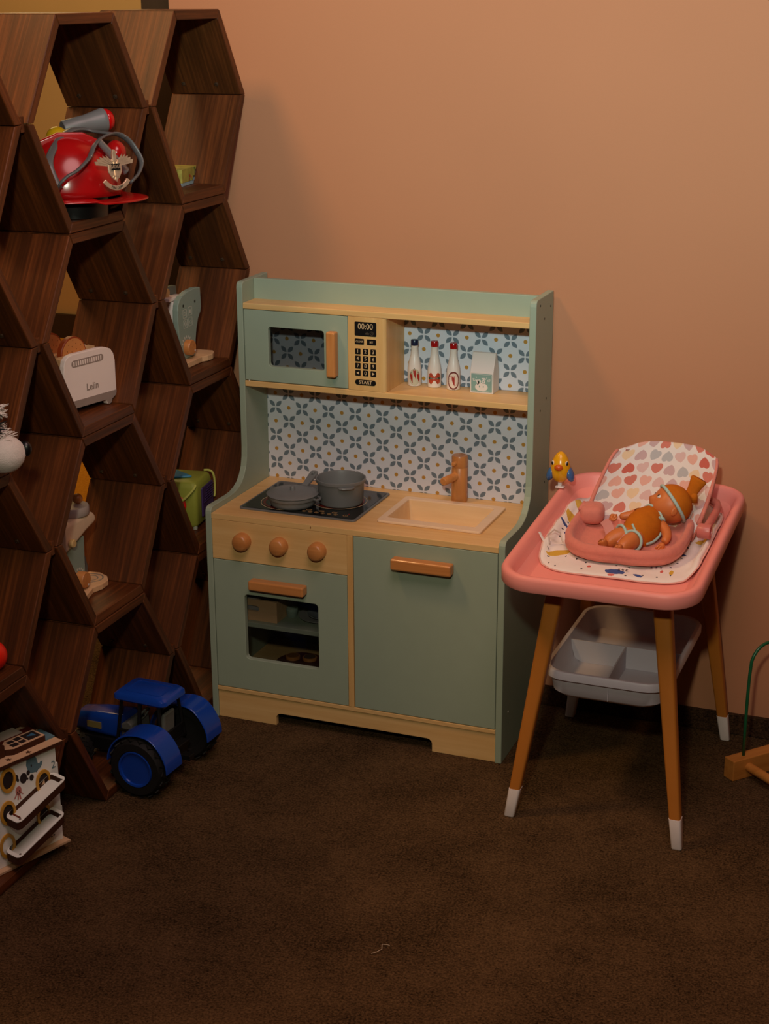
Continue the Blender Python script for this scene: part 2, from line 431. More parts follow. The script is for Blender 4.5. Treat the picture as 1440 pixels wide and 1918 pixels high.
for col in range(3):
    for row in range(4):
        cell = bpy.data.objects.new('hexagon_cell', None); COL.objects.link(cell); cell.parent = shelf; cell.empty_display_size = .02
        cell.location = (random.uniform(-.0015, .0015), -(2*HA+HG)*col, HH+2*HH*(3-row))
        for me, Mx in bmesh_boards:
            o = bpy.data.objects.new('board', me); COL.objects.link(o); o.parent = cell; o.matrix_local = Mx
            bv = o.modifiers.new('bevel', 'BEVEL'); bv.width = .0011; bv.segments = 1
        for dx in (-.045, -.115):
            if bolt_me is None:
                t_ = mk('bolt', MB().lathe([(.0042, 0), (.0042, .0022), (.0022, .0030), (.0022, .0006), (0, .0006)], 12), plain('bolt_steel', (120, 100, 80), .35, .5, .8), cell, smooth=True); bolt_me = t_.data; o = t_
            else:
                o = bpy.data.objects.new('bolt', bolt_me); COL.objects.link(o); o.parent = cell
            # on the underside of the upper right board, close to the corner
            p = Vector((0, HA-.030, HV+.018)); nn = Vector((0, -.88, -.48)).normalized()
            o.matrix_local = Matrix.Translation(Vector((dx, hexin[5].x-.012, hexin[5].y+.020))) @ Vector((0, -.84, -.54)).to_track_quat('Z', 'Y').to_matrix().to_4x4()
        if row < 4 and col < 2:
            mk('spacer_block', MB().box(-.034, -.004, -(HA+HG/2)-.0045-(2*HA+HG)*col, -(HA+HG/2)+.0045-(2*HA+HG)*col, HH+2*HH*(3-row)+HV-.012, HH+2*HH*(3-row)+HV+.012), M_walnut, shelf, bev=.001)

# ------------------------------------------------------------------ toy kitchen
kit = thing('toy_kitchen', 'sage green wooden play kitchen with maple worktop standing against the wall', 'play kitchen', (0, 0, 0))
W, TP = .60, .0125
ZT, TW, YB, YU, ZL, ZU, ZH, YK = .4262, .0113, .263, .1636, .6494, .8027, .8436, .279
prof = [(0, 0), (0, .424), (.0006, .4295), (.003, .4338), (.0075, .4367), (.014, .4378), (.05, .4372), (.085, .4368), (.103, .438), (.12, .442), (.136, .4495), (.148, .461), (.157, .476), (.1615, .494), (.1634, .515), (.1634, .832), (.1645, .838), (.168, .8415), (.173, .8432), (YK, .8436), (YK, .052), (.262, .052), (.252, .048), (.246, .040), (.244, 0)]
for x0 in (0, W-TP):
    o = mk('side_panel', MB().prism(prof, YZ, x0, x0+TP), M_green, kit, bev=.0012)
mk('top_rail', MB().box(TP, W-TP, .2147, .2267, ZU-.004, ZH-.0005), M_green, kit, bev=.0012)
mk('top_shelf', MB().box(TP, W-TP, YU+.0004, YB-.0004, ZU-.0113, ZU), M_maple, kit, bev=.0012)
mk('lower_shelf', MB().box(TP, W-TP, YU+.0004, YB-.0004, ZL-.0113, ZL), M_maple, kit, bev=.0012)
M_tile = tile_print('tile_print_low', .0306, .5742, .058)
M_tile2 = tile_print('tile_print_high', .349, .7456, .058)
mk('backsplash', MB().box(TP, W-TP, YB, YB+.004, ZT, ZL-.0113), M_tile, kit)
mk('backsplash', MB().box(TP, W-TP, YB, YB+.004, ZL, ZU-.0113), M_tile2, kit)
# microwave
door = mk('microwave_door', MB().ringprism(rr(.0140, .2308, .6510, .7905, .001), rr(.0648, .182, .6812, .759, .006), XZ, YU+.0012, YU+.0128), M_green, kit, bev=.0009)
mk('window_pane', MB().box(.061, .186, YU+.0130, YU+.0142, .677, .763), clear('pane_plastic', (16, 18, 22), .05, .30), door)
mk('handle', MB().box(.1935, .2125, YU-.0185, YU-.0002, .6735, .7615), M_beech_v, door, bev=.0035, seg=3)
mk('hinge_pin', MB().lathe([(.0016, 0), (.0016, .003)], 8, (.021, YU+.003, .6496)), M_white, door)
pan = mk('control_panel', MB().prism([(.2319, YU+.0003), (.3030, YU+.0003), (.3062, YU+.0012), (.3085, YU+.0035), (.3092, YU+.007), (.3092, YB-.0002), (.2319, YB-.0002)], XY, ZL+.0002, ZU-.0115), M_maple_v, kit, bev=.0005)
yf = YU+.0003
def keyplate(name, x0, x1, z0, z1, r, par=pan):
    return mk(name, MB().prism(rr(x0, x1, z0, z1, r), XZ, yf-.0006, yf-.0001), M_black, par)
TR = (PI/2, 0, 0)
d_ = keyplate('display', .2461, .2900, .7555, .7824, .0022)
text('clock_digits', '00:00', .0152, (.2680, yf-.0007, .7735), TR, M_cream, d_, sx=.92)
M_dim = plain('dim_print', (92, 78, 62), .5)
mk('clock_icon', MB().ringprism(ell(.2808, .7615, .0036, .0036), ell(.2808, .7615, .0030, .0030), XZ, yf-.0008, yf-.0006).box(.2805, .2811, yf-.0008, yf-.0006, .7612, .7638).box(.2805, .2826, yf-.0008, yf-.0006, .7612, .7618), M_dim, d_)
mk('heat_icon', MB().box(.2680, .2754, yf-.0008, yf-.0006, .7590, .7597).box(.2680, .2754, yf-.0008, yf-.0006, .7608, .7615).box(.2692, .2742, yf-.0008, yf-.0006, .7628, .7635), M_dim, d_)
kx = [.2465, .2622, .2779]; kz = [.7199, .7060, .6921, .6782]; KW, KH = .0111, .0112
k_ = keyplate('clear_key', .2462, .2648, .7390, .7500, .0014); text('key_text', 'CLEAR', .0050, (.2555, yf-.0007, .7445), TR, M_cream, k_)
k_ = keyplate('set_key', .2708, .2894, .7390, .7500, .0014); text('key_text', 'SET', .0050, (.2801, yf-.0007, .7445), TR, M_cream, k_)
for i, ch in enumerate('123456789<0>'):
    x0, z0 = kx[i % 3], kz[i//3]
    k_ = keyplate('number_key', x0, x0+KW, z0, z0+KH, .0013)
    if ch in '<>':
        s = -1 if ch == '<' else 1; cx, cz = x0+KW/2, z0+KH/2
        mk('arrow_print', MB().prism([(cx-s*.0022, cz-.0029), (cx-s*.0022, cz+.0029), (cx+s*.0030, cz)], XZ, yf-.0009, yf-.0006), M_cream, k_)
    else: text('key_text', ch, .0098, (x0+KW/2, yf-.0007, z0+KH/2), TR, M_cream, k_)
k_ = keyplate('start_key', .2460, .2888, .6606, .6712, .0052); text('key_text', 'START', .0092, (.2674, yf-.0007, .6659), TR, M_cream, k_, bold=.00012)
# worktop with its cut-out for the sink
SK = (.3405, .5168, .081, .204)
mk('worktop', MB().ringprism(rr(TP+.0002, W-TP-.0002, .0004, YB-.0002, .0004), rr(SK[0], SK[1], SK[2], SK[3], .004), XY, ZT-TW, ZT), M_maple, kit, bev=.0009)
M_sink = wood('sink_wood', (222, 184, 136), (238, 206, 160), grain=(4, 50, 50), rough=.45, big=.7, bump=.02)
M_rim = wood('sink_rim_wood', (228, 196, 160), (240, 214, 184), grain=(4, 40, 40), rough=.4, big=.6, bump=.02)
sink = mk('sink_rim', MB().ringprism(rr(.329, .5345, .058, .219, .007), rr(.3415, .516, .082, .203, .005), XY, ZT+.0001, ZT+.0048), M_rim, kit, bev=.0012)
b0, b1 = rr(.3418, .5157, .0823, .2027, .004), rr(.346, .5115, .0865, .1985, .004)
bas = MB(); bas.loft([[(x, y, ZT+.002) for x, y in b0], [(x, y, ZT-.036) for x, y in b1]], False, True)
bo = mk('basin', bas, M_sink, sink)
sm = bo.modifiers.new('thick', 'SOLIDIFY'); sm.thickness = .002; sm.offset = 1
fau = mk('faucet', MB().lathe([(.0152, 0), (.0157, .0012), (.0157, .068), (.0148, .0692), (.0148, .0700), (.0157, .0712), (.0157, .090), (.0146, .0928), (0, .0928)], 32, (.4325, .2385, ZT)), M_beech_v, kit, smooth=True)
mk('spout', MB().tube([(.4305, .233, ZT+.0535), (.4165, .190, ZT+.0512), (.4160, .1885, ZT+.0511)], [.0082, .0080, .0068], 20), M_beech, fau, smooth=True)
mk('lever', MB().tube([(.4300, .2265, ZT+.081), (.4265, .2165, ZT+.0795), (.4262, .2155, ZT+.0795)], [.0042, .0042, .0034], 14), M_beech, fau, smooth=True)
# hob
hob = mk('hob', MB().prism(rr(.0500, .2925, .0420, .2305, .008), XY, ZT+.0001, ZT+.0034), plain('hob_rim_grey', (104, 106, 106), .4, .5), kit, bev=.0008)
M_glass = plain('hob_glass', (14, 14, 15), .12, .5, var=.01)
hg = mk('glass_plate', MB().prism(rr(.0545, .2880, .0465, .2260, .006), XY, ZT+.0034, ZT+.0040), M_glass, hob)
M_burn = plain('burner_red', (104, 26, 14), .4)
ZG = ZT+.0041
for cx, cy in ((.2190, .1450), (.1270, .1060)):
    br = mk('burner_ring', MB().ringprism(ell(cx, cy, .0535, .0535, 48), ell(cx, cy, .0525, .0525, 48), XY, ZG, ZG+.0002), M_cream, hg)
    mk('heat_ring', MB().ringprism(ell(cx, cy, .0490, .0490, 48), ell(cx, cy, .0440, .0440, 48), XY, ZG, ZG+.0002), M_burn, br)
M_icon = plain('icon_print', (190, 150, 100), .5)
for i, ix in enumerate((.186, .212, .2385)):
    mb = MB()
    for q, (dx, r0) in enumerate(((-.0065, .0038), (.0065, .0038))):
        mb.ringprism(ell(ix+dx, .0620, r0, r0, 18), ell(ix+dx, .0620, r0-.0006, r0-.0006, 18), XY, ZG, ZG+.0002)
        mb.box(ix+dx-.0018, ix+dx+.0018, .0617, .0623, ZG, ZG+.0002)
    mb.box(ix+.0062, ix+.0068, .0602, .0638, ZG, ZG+.0002)
    mb.ringprism(rr(ix-.005, ix+.005, .0695, .0755, .0012), rr(ix-.0044, ix+.0044, .0701, .0749, .0008), XY, ZG, ZG+.0002)
    mk('touch_icon', mb, M_icon, hg)
mk('power_icon', MB().ringprism(ell(.2650, .0630, .0050, .0050), ell(.2650, .0630, .0043, .0043), XY, ZG, ZG+.0002).box(.2646, .2654, .0628, .0672, ZG, ZG+.0002), M_icon, hg)
mk('indicator_dot', MB().prism(ell(.2680, .0730, .0012, .0012, 10), XY, ZG, ZG+.0002), M_red, hg)
# fronts
FY = .0006
mk('knob_panel', MB().box(.0130, .2932, FY, .012, .3352, .4144), M_maple, kit, bev=.0006)
for kxx in (.0790, .1565, .2350):
    mk('knob', MB().lathe([(.0172, 0), (.0172, .0120), (.0155, .0175), (.0125, .0198), (0, .0200)], 32, (kxx, FY, .3775), Matrix.Rotation(PI/2, 3, 'X')), M_beech, kit, smooth=True)
od = mk('oven_door', MB().ringprism(rr(.0140, .2926, .0682, .3338, .001), rr(.0775, .2325, .1342, .2685, .008), XZ, FY, .0126), M_green, kit, bev=.0010)
mk('window_pane', MB().box(.073, .237, .0128, .0140, .130, .273), clear('oven_pane_plastic', (14, 14, 14), .04, .22), od)
mk('handle', MB().box(.0965, .2110, -.0215, FY-.0001, .2865, .3055), M_beech, od, bev=.0030, seg=3)
cd = mk('cupboard_door', MB().box(.3062, .5862, FY, .0126, .0682, .4140), M_green, kit, bev=.0010)
mk('handle', MB().box(.3870, .5040, -.0215, FY-.0001, .3650, .3865), M_beech, cd, bev=.0035, seg=3)
mk('centre_post', MB().box(.2936, .3050, -.0004, .018, .0672, .4146), M_maple_v, kit, bev=.0008)
mk('base_shelf', MB().box(TP+.0002, W-TP-.0002, 0, YB-.0002, .0588, .0670), M_maple, kit, bev=.0008)
npl = [(TP+.0002, .0002), (.1375, .0002), (.1375, .0165), (.1390, .0210), (.1425, .0245), (.1475, .0258), (.4515, .0258), (.4565, .0245), (.4605, .0210), (.4620, .0165), (.4620, .0002), (W-TP-.0002, .0002), (W-TP-.0002, .0586), (TP+.0002, .0586)]
mk('plinth', MB().prism(npl, XZ, .0032, .0140), M_maple, kit, bev=.0006)
mk('back_panel', MB().box(TP+.0002, W-TP-.0002, YB+.0042, YB+.0072, .0672, ZT+.004), plain('back_board', (120, 112, 90), .7, .2), kit)
mk('inner_divider', MB().box(.2932, .3054, .0185, YB-.0005, .0672, .4146), M_green, kit)
mk('oven_shelf', MB().box(TP+.0004, .2930, .0210, YB-.0006, .1930, .2025), M_green, kit, bev=.0008)
M_hole = plain('drill_hole', (60, 56, 44), .8)
for y, z in ((.1900, .8300), (.2190, .8010), (.2580, .8180), (.2450, .6450), (.2060, .6300), (.0400, .0900), (.1800, .3000), (.2480, .4800)):
    mk('screw_hole', MB().lathe([(.0022, 0), (.0022, .0004), (.0014, .0006), (0, .0003)], 10, (W, y, z), Matrix.Rotation(PI/2, 3, 'Y')), M_hole if z > .2 else M_white, kit)
mk('worktop_knot', MB().prism(ell(.2200, .4210, .0012, .0022, 10), XZ, -.0002, .0003), plain('knot', (130, 86, 50), .6), kit)

# ---- things on and in the kitchen
def cyl_patch(poly, r, th0, fan=True):
    """flat outline wrapped on a cylinder of radius r about local z, centred on angle th0"""
    f = lambda s, z: (r*math.cos(th0+s/r), r*math.sin(th0+s/r), z)
    cx = sum(p[0] for p in poly)/len(poly); cz = sum(p[1] for p in poly)/len(poly)
    n = len(poly); vs = [f(cx, cz)]; fs = []
    rings = (.34, .67, 1.0)
    for k in rings: vs += [f(cx+(p[0]-cx)*k, cz+(p[1]-cz)*k) for p in poly]
    for i in range(n):
        j = (i+1) % n; fs.append((0, 1+i, 1+j))
        for q in range(2): fs.append((1+q*n+i, 1+(q+1)*n+i, 1+(q+1)*n+j, 1+q*n+j))
    return MB().add(vs, fs)
def chilli(cx, cz, h, lean=.0015):
    L = []; Rr = []
    for i in range(9):
        t = i/8; z = cz+h*(.5-t); wd = h*.15*math.sin(PI*min(1, .25+t*.75))**.8*(1-t*.35); x = cx+lean*(t*t)*2
        L.append((x-wd, z)); Rr.append((x+wd, z))
    return L+Rr[::-1]
M_bottle = plain('bottle_paint', (232, 220, 208), .28, .5, var=.015)
M_chil = plain('chilli_red', (160, 34, 22), .5); M_stem = plain('chilli_stem', (50, 40, 24), .5)
bprof = [(.0110, 0), (.0128, .0008), (.0133, .003), (.0133, .030), (.0130, .036), (.0118, .044), (.0098, .053), (.0078, .061), (.0068, .068), (.0064, .075), (.0064, .079)]
FACE = math.atan2(-.93, .34)
def bottle(label, loc, capm, kind):
    t = thing('toy_sauce_bottle', label, 'toy bottle', loc, 0, 'toy sauce bottles on the kitchen shelf')
    bd = mk('bottle_body', MB().lathe(bprof, 32), M_bottle, t, smooth=True)
    mk('cap', MB().lathe([(.0070, .0785), (.0073, .0795), (.0073, .0880), (.0064, .0895), (0, .0897)], 24), capm, t, smooth=True)
    R1, R2, R3 = .01345, .01352, .01360
    if kind == 0:
        lb = mk('label', cyl_patch(ell(0, .0185, .0118, .0165, 30), R1, FACE), plain('label_sage', (196, 188, 160), .6), bd)
        for cx, cz, h in ((-.0068, .0165, .0200), (-.0002, .0245, .0200), (.0072, .0170, .0200)):
            mk('chilli_print', cyl_patch(chilli(cx, cz, h), R2, FACE), M_chil, lb)
            mk('stem_print', cyl_patch([(cx-.0006, cz+h*.48), (cx+.0006, cz+h*.48), (cx+.0004, cz+h*.62), (cx-.0004, cz+h*.62)], R3, FACE), M_stem, lb)
    elif kind == 1:
        lb = mk('label', cyl_patch(rr(-.0122, .0122, .0075, .0295, .006), R1, FACE), plain('label_orange', (178, 62, 32), .6, var=.25, scale=300), bd)
        mk('label_band', cyl_patch(rr(-.0122, .0122, .0160, .0212, .0004), R2, FACE), plain('band_green', (62, 66, 40), .6), lb)
        me = text('label_text', 'EDIBLE OIL', .0034, (0, 0, 0), (0, 0, 0), M_white, lb).data
        for v in me.vertices:
            s, z = v.co.x*1.05, v.co.y+.0186; v.co = (R3*math.cos(FACE+s/R3), R3*math.sin(FACE+s/R3), z)
    else:
        zig = [(ell(0, .0190, 1, 1, 56)[i][0]*(.0125 if i % 2 else .0115), .0190+(ell(0, 0, 1, 1, 56)[i][1])*(.0182 if i % 2 else .0168)) for i in range(56)]
        lb = mk('label_border', cyl_patch(zig, R1, FACE), plain('border_maroon', (110, 26, 20), .6), bd)
        mk('label', cyl_patch(ell(0, .0190, .0098, .0146, 30), R2, FACE), plain('label_cream', (228, 208, 190), .6), lb)
        mk('chilli_print', cyl_patch(chilli(-.0008, .0180, .0205), R3, FACE), M_chil, lb)
        mk('stem_print', cyl_patch([(-.0014, .0275), (-.0002, .0275), (-.0004, .0300), (-.0012, .0300)], R3+.0001, FACE), M_stem, lb)
    return t
M_navy = plain('navy_gloss', (24, 34, 66), .3, .5)
bottle('white toy sauce bottle with a navy blue cap and three chillies on its label', (.3378, .2420, ZL), M_navy, 0)
bottle('white toy bottle with red cap and a plain orange block label with green band', (.3776, .2440, ZL), M_red, 1)
bottle('white toy bottle with red cap and one chilli inside a zigzag oval', (.4180, .2385, ZL), M_red, 2)
ct = thing('toy_milk_carton', 'white gabled toy milk carton with teal cow label on the kitchen shelf', 'toy carton', (.4571, .2215, ZL))
mk('carton_body', MB().prism([(0, 0), (.036, 0), (.036, .040), (.0215, .0755), (.0180, .0763), (.0145, .0755), (0, .040)], YZ, 0, .0458), plain('carton_white', (226, 212, 202), .5, .3, var=.01), ct, bev=.0010)
M_teal = plain('label_teal', (128, 160, 150), .6)
cl = mk('label', MB().prism(rr(.0022, .0436, .0030, .0380, .0015), XZ, -.0004, -.0001), M_teal, ct)
mk('label_line', MB().ringprism(rr(.0034, .0424, .0042, .0368, .0012), rr(.0038, .0420, .0046, .0364, .0010), XZ, -.0006, -.0004), M_white, cl)
cow = MB().prism(ell(.0228, .0125, .0125, .0082, 24), XZ, -.0006, -.0004)
cow.prism([(.0150, .0160), (.0118, .0260), (.0160, .0262), (.0190, .0200)], XZ, -.0006, -.0004)
cow.prism([(.0225, .0300), (.0300, .0305), (.0320, .0275), (.0260, .0265)], XZ, -.0006, -.0004)
cow.prism(ell(.0185, .0232, .0034, .0038, 14), XZ, -.0006, -.0004).prism(ell(.0268, .0232, .0034, .0038, 14), XZ, -.0006, -.0004)
for s in (-1, 1):
    cow.ringprism([(.0228+s*.0115, .0270), (.0228+s*.0175, .0285), (.0228+s*.0165, .0240), (.0228+s*.0120, .0238)], [(.0228+s*.0123, .0264), (.0228+s*.0164, .0274), (.0228+s*.0158, .0247), (.0228+s*.0124, .0245)], XZ, -.0006, -.0004)
    cow.prism([(.0228+s*.009, .0300), (.0228+s*.0115, .0335), (.0228+s*.0100, .0295)], XZ, -.0006, -.0004)
ch_ = mk('cow_face', cow, M_white, cl)
mk('cow_nostrils', MB().prism(ell(.0190, .0135, .0011, .0019, 10), XZ, -.0008, -.0006).prism(ell(.0266, .0135, .0011, .0019, 10), XZ, -.0008, -.0006).prism(ell(.0187, .0236, .0014, .0016, 10), XZ, -.0008, -.0006).prism(ell(.0266, .0236, .0014, .0016, 10), XZ, -.0008, -.0006), M_teal, ch_)

ZG2 = ZT+.0043
fp = thing('toy_frying_pan', 'grey shallow toy frying pan with long handle on left of hob', 'toy pan', (.142, .094, ZG2))
mk('pan_body', MB().lathe([(.040, 0), (.0425, .0012), (.0445, .006), (.0455, .013), (.0478, .0138), (.0488, .0150), (.0490, .0205), (.0470, .0210), (.0450, .0200), (.0435, .006), (0, .003)], 48), M_grey, fp, smooth=True)
hd = MB().ringprism(rr(-.0085, .0085, .044, .112, .006), rr(-.0030, .0030, .096, .1062, .0028), XY, .0150, .0205)
hd.v = [(x*(.62+.38*min(1, max(0, (y-.044)/.05)))-(y-.044)*.02, y, z+.30*max(0, y-.058)) for x, y, z in hd.v]
mk('handle', hd, M_grey, fp, bev=.0012)
mk('helper_handle', MB().tube([(.047*math.cos(a), .047*math.sin(a)-0, .0165) for a in (-.30, -.15)]+[(.0560, -.012, .0168), (.0585, -.003, .0168), (.0560, .006, .0168), (.047*math.cos(.28), .047*math.sin(.28), .0165)], .0024, 8), M_grey, fp, smooth=True)
ld = thing('toy_pan_lid', 'flat grey round lid with a stub knob covering the frying pan', 'toy lid', (.142, .094, ZG2+.0213))
mk('lid_disc', MB().lathe([(.0478, 0), (.0505, .0006), (.0508, .0018), (.0490, .0032), (.030, .0060), (0, .0072)], 48), M_grey, ld, smooth=True)
mk('lid_knob', MB().lathe([(.0055, .0066), (.0050, .0090), (.0050, .0138), (.0042, .0152), (0, .0154)], 20), M_grey, ld, smooth=True)
sp = thing('toy_saucepan', 'open grey deep toy cooking pot with two ear handles on right of hob', 'toy pot', (.2250, .1370, ZG2))
mk('pot_body', MB().lathe([(.039, 0), (.0415, .001), (.0430, .004), (.0455, .042), (.0462, .0435), (.0482, .0440), (.0488, .0455), (.0488, .0505), (.0478, .0512), (.0462, .0505), (.0440, .042), (.0412, .005), (0, .003)], 48), M_grey, sp, smooth=True)
for ang in (-.95, 2.19):
    e = MB().prism([(-.0165, 0), (.0165, 0), (.0150, .0045), (.0105, .0085), (.004, .0100), (-.004, .0100), (-.0105, .0085), (-.0150, .0045)], XY, .0405, .0440)
    Mz = Matrix.Rotation(ang-PI/2, 4, 'Z') @ Matrix.Translation((0, .0455, 0)); e.v = [tuple(Mz @ Vector(v)) for v in e.v]
    mk('ear_handle', e, M_grey, sp, bev=.0012)
# inside the oven
cr = thing('toy_crate', 'small pale plywood crate with hand hole on the oven shelf', 'toy crate', (.0150, .0330, .2027))
M_ply = wood('plywood', (206, 162, 116), (226, 186, 142), grain=(6, 60, 60), rough=.6, big=.6, bump=.03)
mk('front_board', MB().ringprism(rr(0, .1155, 0, .0435, .0008), rr(.0300, .0770, .0190, .0310, .0055), XZ, 0, .006), M_ply, cr)
mk('rear_board', MB().box(0, .1155, .094, .100, 0, .0435), M_ply, cr)
for x in (0, .1105): mk('side_board', MB().box(x, x+.005, .0062, .0938, 0, .0435), M_ply, cr)
mk('bottom_board', MB().box(.0052, .1103, .0062, .0938, 0, .004), M_ply, cr)
dish = thing('toy_bowl', 'pale grey toy bowl showing through and above the oven crate', 'toy bowl', (.0700, .0770, .2070))
mk('bowl_body', MB().lathe([(.020, 0), (.030, .004), (.038, .016), (.0425, .0425), (.0410, .0425), (.0360, .016), (0, .005)], 32), plain('bowl_grey', (170, 170, 172), .3), dish, smooth=True)
M_plate = plain('plate_grey', (168, 164, 162), .35, .5, var=.02)
pprof = [(.026, 0), (.030, .0006), (.046, .0050), (.0465, .0060), (.0455, .0064), (.030, .0020), (0, .0016)]
t = thing('toy_plate', 'larger pale grey toy plate lying on the oven shelf', 'toy plate', (.1990, .0960, .2027), 0, 'toy plates in the oven'); mk('plate_body', MB().lathe(pprof, 40), M_plate, t, smooth=True)
t = thing('toy_plate', 'smaller grey toy plate stacked on top of the other plate in the oven', 'toy plate', (.2080, .1000, .2067), 0, 'toy plates in the oven'); mk('plate_body', MB().lathe([(r*.85, z) for r, z in pprof], 40), plain('plate_bluegrey', (150, 154, 158), .35), t, smooth=True)
t = thing('clear_toy_cup', 'small clear plastic cup glinting between crate and plates in the oven', 'toy cup', (.1420, .0780, .2027))
mk('cup_body', MB().lathe([(.009, 0), (.0100, .0006), (.0125, .018), (.0118, .018), (.0092, .002), (0, .002)], 24), clear('cup_plastic', (200, 225, 210), .04, .25), t, smooth=True)
t = thing('toy_pizza_board', 'dark reddish round board lying on the oven floor', 'toy board', (.1230, .1530, .0672))
mk('board_body', MB().lathe([(.050, 0), (.051, .001), (.051, .004), (.050, .005), (0, .005)], 40), wood('board_redbrown', (74, 26, 14), (110, 46, 24), grain=(8, 50, 50)), t, smooth=True)
for lb, (x, y), cc in (('round wooden toy biscuit with tan top on the oven floor board', (.1020, .1640), (150, 96, 48)), ('round wooden toy biscuit with greyish top on the oven floor board', (.1370, .1700), (110, 84, 66))):
    t = thing('toy_biscuit', lb, 'toy food', (x, y, .0723), 0, 'toy biscuits in the oven')
    mk('biscuit_body', MB().lathe([(.0140, 0), (.0150, .001), (.0150, .006), (.0140, .007), (0, .007)], 28), M_beech, t, smooth=True)
    mk('biscuit_top', MB().lathe([(.0118, .0070), (.0118, .0076), (0, .0078)], 24), plain('biscuit_top_%d' % cc[0], cc, .6), t)

# ------------------------------------------------------------------ doll changing table
M_pink = plain('pink_plastic', (242, 150, 140), .42, .4, var=.015)
M_leg = plain('ochre_leg_paint', (184, 112, 40), .5, .35, var=.03)
M_foot = plain('white_foot', (240, 226, 220), .45, .4)
M_bin = plain('lilac_bin_plastic', (198, 190, 200), .45, .4, var=.015)
tb = thing('doll_changing_table', 'pink-topped doll changing table on four splayed ochre legs beside the play kitchen', 'toy table', (0, 0, 0))
TILT = math.atan(.08); TC = Vector((.8175, .0125, .488))
MT = Matrix.Translation(TC) @ Matrix.Rotation(TILT, 4, 'X')
def trayloop(ins, z, hx=.1675, hy=.2530, r=.062):
    return [tuple(MT @ Vector((x, y, z))) for x, y in rr(-hx+ins, hx-ins, -hy+ins, hy-ins, max(.02, r-ins*.75), 8)]
L = [(.050, -.043), (.034, -.036), (.016, -.012), (.006, -.008), (.004, -.0255), (.001, -.0265), (0, -.0245), (0, -.007), (.0022, -.0022), (.006, 0), (.0115, -.0012), (.0155, -.005), (.019, -.012), (.027, -.030), (.031, -.0350), (.037, -.038), (.060, -.038)]
mk('tray', MB().loft([trayloop(a, b) for a, b in L]), M_pink, tb, smooth=True)
feet = [((.6726, -.1794), (.7335, -.1290, .4305)), ((.9688, -.1888), (.9110, -.1340, .4305)), ((.9723, .2546), (.9095, .1930, .4570)), ((.6661, .2512), (.7280, .1930, .4570))]
def sect(p, r, a0=0): return [(p.x+x, p.y+y, p.z) for x, y in rr(-r, r, -r, r, r*.38, 3)]
for (fx, fy), top in feet:
    a = Vector((fx, fy, .0005)); b = Vector(top); k = .052/b.z; c = a+(b-a)*k
    lg = mk('leg', MB().loft([sect(c+(b-a)*.0005, .0098), sect(b, .0155)]), M_leg, tb, smooth=True)
    mk('foot_cap', MB().loft([sect(a, .0083), sect(a+Vector((0, 0, .002)), .0092), sect(c, .0104)]), M_foot, lg, smooth=True)
def binloop(ins, z, r=.045): return [(x, y, z) for x, y in rr(.7030+ins, .9270-ins, -.1250+ins, .2170-ins, max(.012, r-ins*.6), 6)]
BL = [(.040, .2035), (.024, .206), (.014, .214), (.009, .240), (.008, .2445), (.0035, .2445), (.002, .2435), (0, .2450), (0, .2560), (.0020, .2590), (.0050, .2595), (.0085, .2585), (.0105, .254), (.016, .218), (.026, .2095), (.042, .2075), (.06, .2075)]
bn = mk('storage_bin', MB().loft([binloop(a, b) for a, b in BL]), M_bin, tb, smooth=True)
mk('bin_divider', MB().prism([(.712, .250), (.722, .214), (.736, .2078), (.894, .2078), (.908, .214), (.918, .250)], XZ, .0480, .0505), M_bin, bn)
mk('bin_divider', MB().prism([(-.110, .2440), (-.098, .214), (-.086, .2078), (.0479, .2078), (.0479, .2500), (-.02, .2485)], YZ, .8140, .8165), M_bin, bn)
mk('mould_seam', MB().box(.8225, .8235, -.1165, -.1140, .214, .240), M_bin, bn)
mk('leg_screw', MB().lathe([(.0022, 0), (.0014, .0009), (0, .0011)], 10, (.9455, .2325, .160), Matrix.Rotation(-PI/2, 3, 'Y')), plain('steel_dot', (210, 205, 200), .25, .5, .7), tb)

# changing mat on the tray floor
shapes = [(.10, .17, .075, .035, .5, (208, 168, 66)), (.30, .20, .05, .016, -.3, (208, 168, 66)), (.20, .32, .085, .020, -.1, (62, 80, 136)), (.12, .43, .05, .018, -.25, (60, 76, 130)),
          (.26, .35, .040, .020, .2, (196, 96, 92)), (.45, .20, .055, .024, -.1, (54, 68, 120)), (.43, .225, .07, .020, .1, (170, 72, 76)), (.52, .055, .060, .026, -.05, (70, 88, 146)), (.51, .02, .02, .01, 0, (206, 110, 104)),
          (.66, .045, .03, .014, -.3, (70, 88, 146)), (.72, .19, .10, .014, .05, (208, 168, 66)), (.60, .215, .05, .012, 0, (208, 168, 66)), (.80, .10, .012, .012, 0, (204, 100, 92)), (.35, .09, .012, .012, 0, (204, 100, 92)),
          (.83, .36, .05, .020, -.4, (62, 80, 136)), (.94, .52, .05, .025, .3, (208, 168, 66)), (.88, .08, .02, .02, 0, (208, 168, 66)), (.06, .62, .04, .05, .4, (208, 168, 66)), (.05, .80, .035, .05, .6, (212, 176, 80)), (.10, .93, .06, .018, .2, (60, 76, 130)), (.05, .52, .03, .012, -.4, (60, 76, 130)), (.36, .42, .02, .01, .3, (204, 100, 92))]
M_mat = mat_print('mat_print', shapes)
mw = thing('changing_mat', 'white padded cotton mat printed with little pictures lying in the pink tray', 'changing mat', tuple(MT @ Vector((0, 0, -.0378))), 0, None, (TILT, 0, 0))
def matz(x, y):
    ex = max(0, abs(x)-.124); ey = max(0, y-.200); n1 = noise.noise(Vector((x*22, y*22, 1.3))); n2 = noise.noise(Vector((x*55, y*40, 4.1)))
    return .0052+.0030*n1+.0012*n2 + ex*1.9 + ey*1.6
